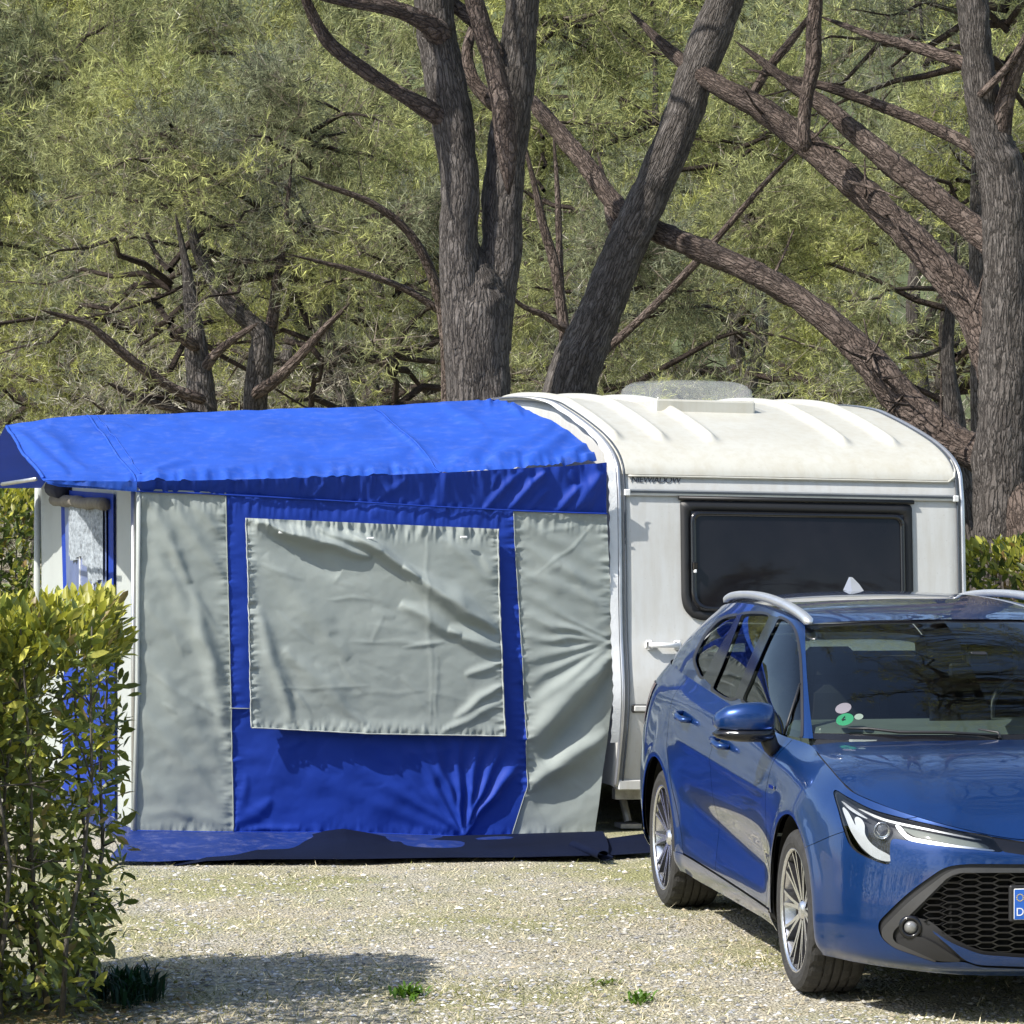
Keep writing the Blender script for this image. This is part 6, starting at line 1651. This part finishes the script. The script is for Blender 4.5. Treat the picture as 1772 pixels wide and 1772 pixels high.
# the same wood goes on round the pitch, behind the photographer: it shows in the car's glass and paint
BW = empty('surrounding_wood', (0, -12, 0)); tag(BW, 'pine wood on the other side of the pitch, mirrored in glass and paint', 'wood', kind='stuff')
for i, (x_, y_, k_) in enumerate([(-16, -2, 0), (-12, -8, 2), (-8, -12, 1), (-4.5, -9, 0), (-1.5, -13, 2), (2, -10, 1), (5.5, -13, 0), (9, -9, 2), (12.5, -5, 1), (16, 0, 0), (15, 8, 2), (17, 16, 1), (-18, 8, 2)]):
    wood_tree(BW, i, x_, y_, k_, (0, -12))
T10_ = empty('pine_tree', (7.0, 19.5, 0)); tag(T10_, 'tall pine just outside the right edge, mirrored in the windscreen', 'tree', 'pines of the wood behind')
limb_obj('trunk', [(0, 0, 0), (-.1, 0, 3), (-.5, .2, 6), (-1.2, .3, 9), (-1.6, .4, 13)], [.24, .2, .17, .13, .04], 'pine_bark', T10_, n=16, step=.1, seed=95)
add_crown(T10_, HIGH, (-3.4, .4, 8.0), .5, 1.4); add_crown(T10_, HIGH, (-1.0, 1.0, 9.5), 2.5, 1.3)
limb_obj('limb', [(-.6, .2, 6.4), (-1.6, .3, 8.0), (-3.0, .4, 9.4), (-4.2, .4, 10.6)], [.12, .1, .07, .03], 'limb_bark', T10_, n=12, step=.1, seed=96)
# wooded slope that closes the view
hx_ = np.linspace(-120, 120, 60); hy_ = np.linspace(0, 1, 14); V = []
for a_ in hx_:
    for b_7 in hy_: V.append((a_, 72 + 60 * b_7, -.5 + 26 * b_7 ** .8 * (1 + .15 * math.sin(a_ * .2))))
V = np.array(V); V[:, 2] += 1.2 * vnoise(V[:, :2] * .5, 90)
simple('slope_scrub', (.06, .075, .03), .95, var=.6, scale=1.5, bmp=.8, bscale=3)
mk('hill', V, grid_quads(60, 14), M['slope_scrub'], None, True)['kind'] = 'structure'

# ---- hedges
LEAF_V = np.array([(0, 0, 0), (.4, -.17, .03), (.4, .17, .03), (.4, 0, -.01), (.75, -.14, .02), (.75, .14, .02), (.75, 0, -.03), (1, 0, -.07)])
LEAF_T = np.array([(0, 1, 3), (0, 3, 2), (1, 4, 6), (1, 6, 3), (3, 6, 5), (3, 5, 2), (4, 7, 6), (6, 7, 5)])
def hedge(name, label, box, n, dens, leaf, nparts, seed, cols, stems=24, group=None):
    rg = np.random.default_rng(seed); x0, x1, y0, y1, zt = box
    root = empty(name, ((x0 + x1) / 2, (y0 + y1) / 2, 0)); tag(root, label, 'hedge', group)
    org = np.array([(x0 + x1) / 2, (y0 + y1) / 2, 0])
    P = np.stack([rg.uniform(x0, x1, n * 4), rg.uniform(y0, y1, n * 4), zt * rg.random(n * 4) ** .7], 1)
    wob = -.02 + .16 * vnoise(P * 2.6, seed) + .08 * vnoise(P * 8, seed + 1)
    edge = np.minimum.reduce([P[:, 0] - x0, x1 - P[:, 0], P[:, 1] - y0, y1 - P[:, 1], zt - P[:, 2]]) + wob
    pr_ = dens(P, edge, rg); P = P[(rg.random(len(P)) < pr_) & (edge > 0)][:n]; n = len(P)
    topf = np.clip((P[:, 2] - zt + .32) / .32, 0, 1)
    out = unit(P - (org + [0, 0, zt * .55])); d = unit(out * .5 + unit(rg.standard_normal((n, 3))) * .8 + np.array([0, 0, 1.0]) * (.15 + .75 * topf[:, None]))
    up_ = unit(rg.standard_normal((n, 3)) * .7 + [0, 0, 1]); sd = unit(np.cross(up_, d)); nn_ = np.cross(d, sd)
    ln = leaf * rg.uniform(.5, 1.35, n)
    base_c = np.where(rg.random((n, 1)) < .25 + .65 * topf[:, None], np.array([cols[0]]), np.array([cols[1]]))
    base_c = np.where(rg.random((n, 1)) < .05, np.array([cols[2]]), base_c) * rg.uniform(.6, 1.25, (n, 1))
    front = np.argsort(P[:, 1] - .25 * P[:, 2] - 2.0 * (np.clip(project(P)[:, 0], 0, 300) > 0)); 
    vis = project(P); infr = (vis[:, 0] > 0) & (vis[:, 0] < 1772) & (vis[:, 1] > 0) & (vis[:, 1] < 1772)
    order = np.argsort(P[:, 1] + np.where(infr, 0, 100)); single = order[:nparts]; rest = order[nparts:]
    basis = np.stack([d, sd, nn_], 1)                       # rows
    def verts(ix): return np.einsum('kj,nji->nki', LEAF_V, basis[ix]) * ln[ix][:, None, None] + (P[ix] - org)[:, None]
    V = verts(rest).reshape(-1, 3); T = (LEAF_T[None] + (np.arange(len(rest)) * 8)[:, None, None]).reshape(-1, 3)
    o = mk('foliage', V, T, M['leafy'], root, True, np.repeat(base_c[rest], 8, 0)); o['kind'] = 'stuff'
    if nparts:
        metas = []
        for k in range(6):
            c_ = base_c[single[k::6]].mean(0) if len(single) > k else np.array(cols[0])
            c_ = np.array([cols[0], cols[1], cols[0], cols[1], cols[1], cols[0]][k]) * (.8 + .12 * k)
            q = mk('leaf', LEAF_V, LEAF_T, M['leafy'], None, True, np.tile(c_, (8, 1))); metas.append(q.data); bpy.data.objects.remove(q)
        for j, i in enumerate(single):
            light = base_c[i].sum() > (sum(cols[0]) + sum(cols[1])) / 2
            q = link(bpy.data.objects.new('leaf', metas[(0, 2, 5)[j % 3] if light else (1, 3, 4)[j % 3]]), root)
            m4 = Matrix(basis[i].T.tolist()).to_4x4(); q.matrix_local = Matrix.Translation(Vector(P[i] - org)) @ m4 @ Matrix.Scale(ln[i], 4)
    # stems
    for k in range(stems):
        bx_, by_ = rg.uniform(x0 + .08, x1 - .08), rg.uniform(y0 + .1, y1 - .1)
        pts = [np.array([bx_, by_, 0.0])]; a_ = rg.random() * 6.28; lean = rg.uniform(.05, .3)
        for q in range(5): pts.append(pts[-1] + [math.cos(a_) * lean * .18 + rg.normal(0, .03), math.sin(a_) * lean * .18 + rg.normal(0, .03), zt * .19])
        pts = [np.array([np.clip(p[0], x0 + .04, x1 - .04), np.clip(p[1], y0 + .04, y1 - .04), p[2]]) - org for p in pts]
        mb_ = MB(); mb_.tube(pts, [.012, .010, .008, .006, .005, .003], 6)
        for q in range(7):
            j = rg.integers(1, 5); p0 = pts[j]; dd = unit(rg.standard_normal(3) * [1, 1, .4] + [0, 0, .5]) * rg.uniform(.12, .3)
            p2 = p0 + dd; lim = np.array([x1, y1]) - org[:2]; p2[0] = np.clip(p2[0], -lim[0], lim[0]); p2[1] = np.clip(p2[1], -lim[1], lim[1])
            mb_.tube([p0, (p0 + p2) / 2 + rg.normal(0, .015, 3), p2], [.004, .003, .0015], 4, False)
        mb_.build('stem', M['cut_wood'], root, True)
    return root
def dens_fore(P, edge, rg):
    t = P[:, 2] / 1.53
    px = project(P)
    shell_ = np.exp(-np.clip(edge, 0, 1) / .16)
    thin = np.clip((P[:, 0] + 1.95) / .25, 0, 1) * np.clip((t - .22) / .12, 0, 1) * np.clip((.90 - t) / .08, 0, 1)
    return np.clip((.25 + .75 * shell_) * (1 - .66 * thin) * np.where(t > .86, 1.5, .95), 0, 1)
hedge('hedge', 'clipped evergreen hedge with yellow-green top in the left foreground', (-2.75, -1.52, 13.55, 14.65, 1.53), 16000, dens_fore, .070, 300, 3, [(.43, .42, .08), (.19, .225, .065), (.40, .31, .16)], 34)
hedge('hedge', 'hedge outside the left edge of the photo, its shade on the gravel', (-3.3, -1.97, 10.2, 13.5, 2.1), 12000, lambda P, edge, rg: np.exp(-np.clip(edge, 0, 1) / .16) * .8, .075, 0, 9, [(.43, .42, .08), (.19, .225, .065), (.40, .31, .16)], 12)
# fallen leaves under the hedge
nl_ = 2600; Pl = np.stack([rng.uniform(-2.6, -1.35, nl_) + .12 * rng.standard_normal(nl_), rng.uniform(13.3, 15.0, nl_), np.full(nl_, .004)], 1)
dl = unit(np.stack([rng.standard_normal(nl_), rng.standard_normal(nl_), .15 * rng.standard_normal(nl_)], 1)); ul = unit(np.stack([.3 * rng.standard_normal(nl_), .3 * rng.standard_normal(nl_), np.ones(nl_)], 1)); sl_ = unit(np.cross(ul, dl)); bl = np.stack([dl, sl_, np.cross(dl, sl_)], 1)
Vl = np.einsum('kj,nji->nki', LEAF_V, bl) * (.05 * rng.uniform(.5, 1.1, nl_))[:, None, None] + Pl[:, None]
tag(mk('leaf_litter', Vl.reshape(-1, 3), (LEAF_T[None] + (np.arange(nl_) * 8)[:, None, None]).reshape(-1, 3), M['leafy'], None, True, np.repeat(np.array([(.28, .20, .10), (.36, .28, .16), (.16, .12, .07), (.22, .2, .07)])[rng.integers(0, 4, nl_)] * rng.uniform(.6, 1.1, (nl_, 1)), 8, 0)), 'fallen brown leaves at the foot of the front hedge', 'leaf litter', kind='stuff')
dens_full = lambda P, edge, rg: np.exp(-np.clip(edge, 0, 1) / .16)
pL = at(40, 900, 24.5); pR = at(1690, 960, 22.6)
hedge('hedge', 'sunlit hedge behind the far left end of the awning', (-4.6, pL.x + .60, 24.2, 25.2, 1.86), 9000, dens_full, .085, 0, 5, [(.37, .37, .065), (.10, .14, .035), (.3, .2, .08)], 10)
hedge('hedge', 'sunlit hedge below the thick pine at the right edge of the photo', (pR.x - .16, 4.6, 21.9, 22.9, 1.52), 8000, dens_full, .075, 0, 6, [(.37, .37, .065), (.10, .14, .035), (.3, .2, .08)], 10)
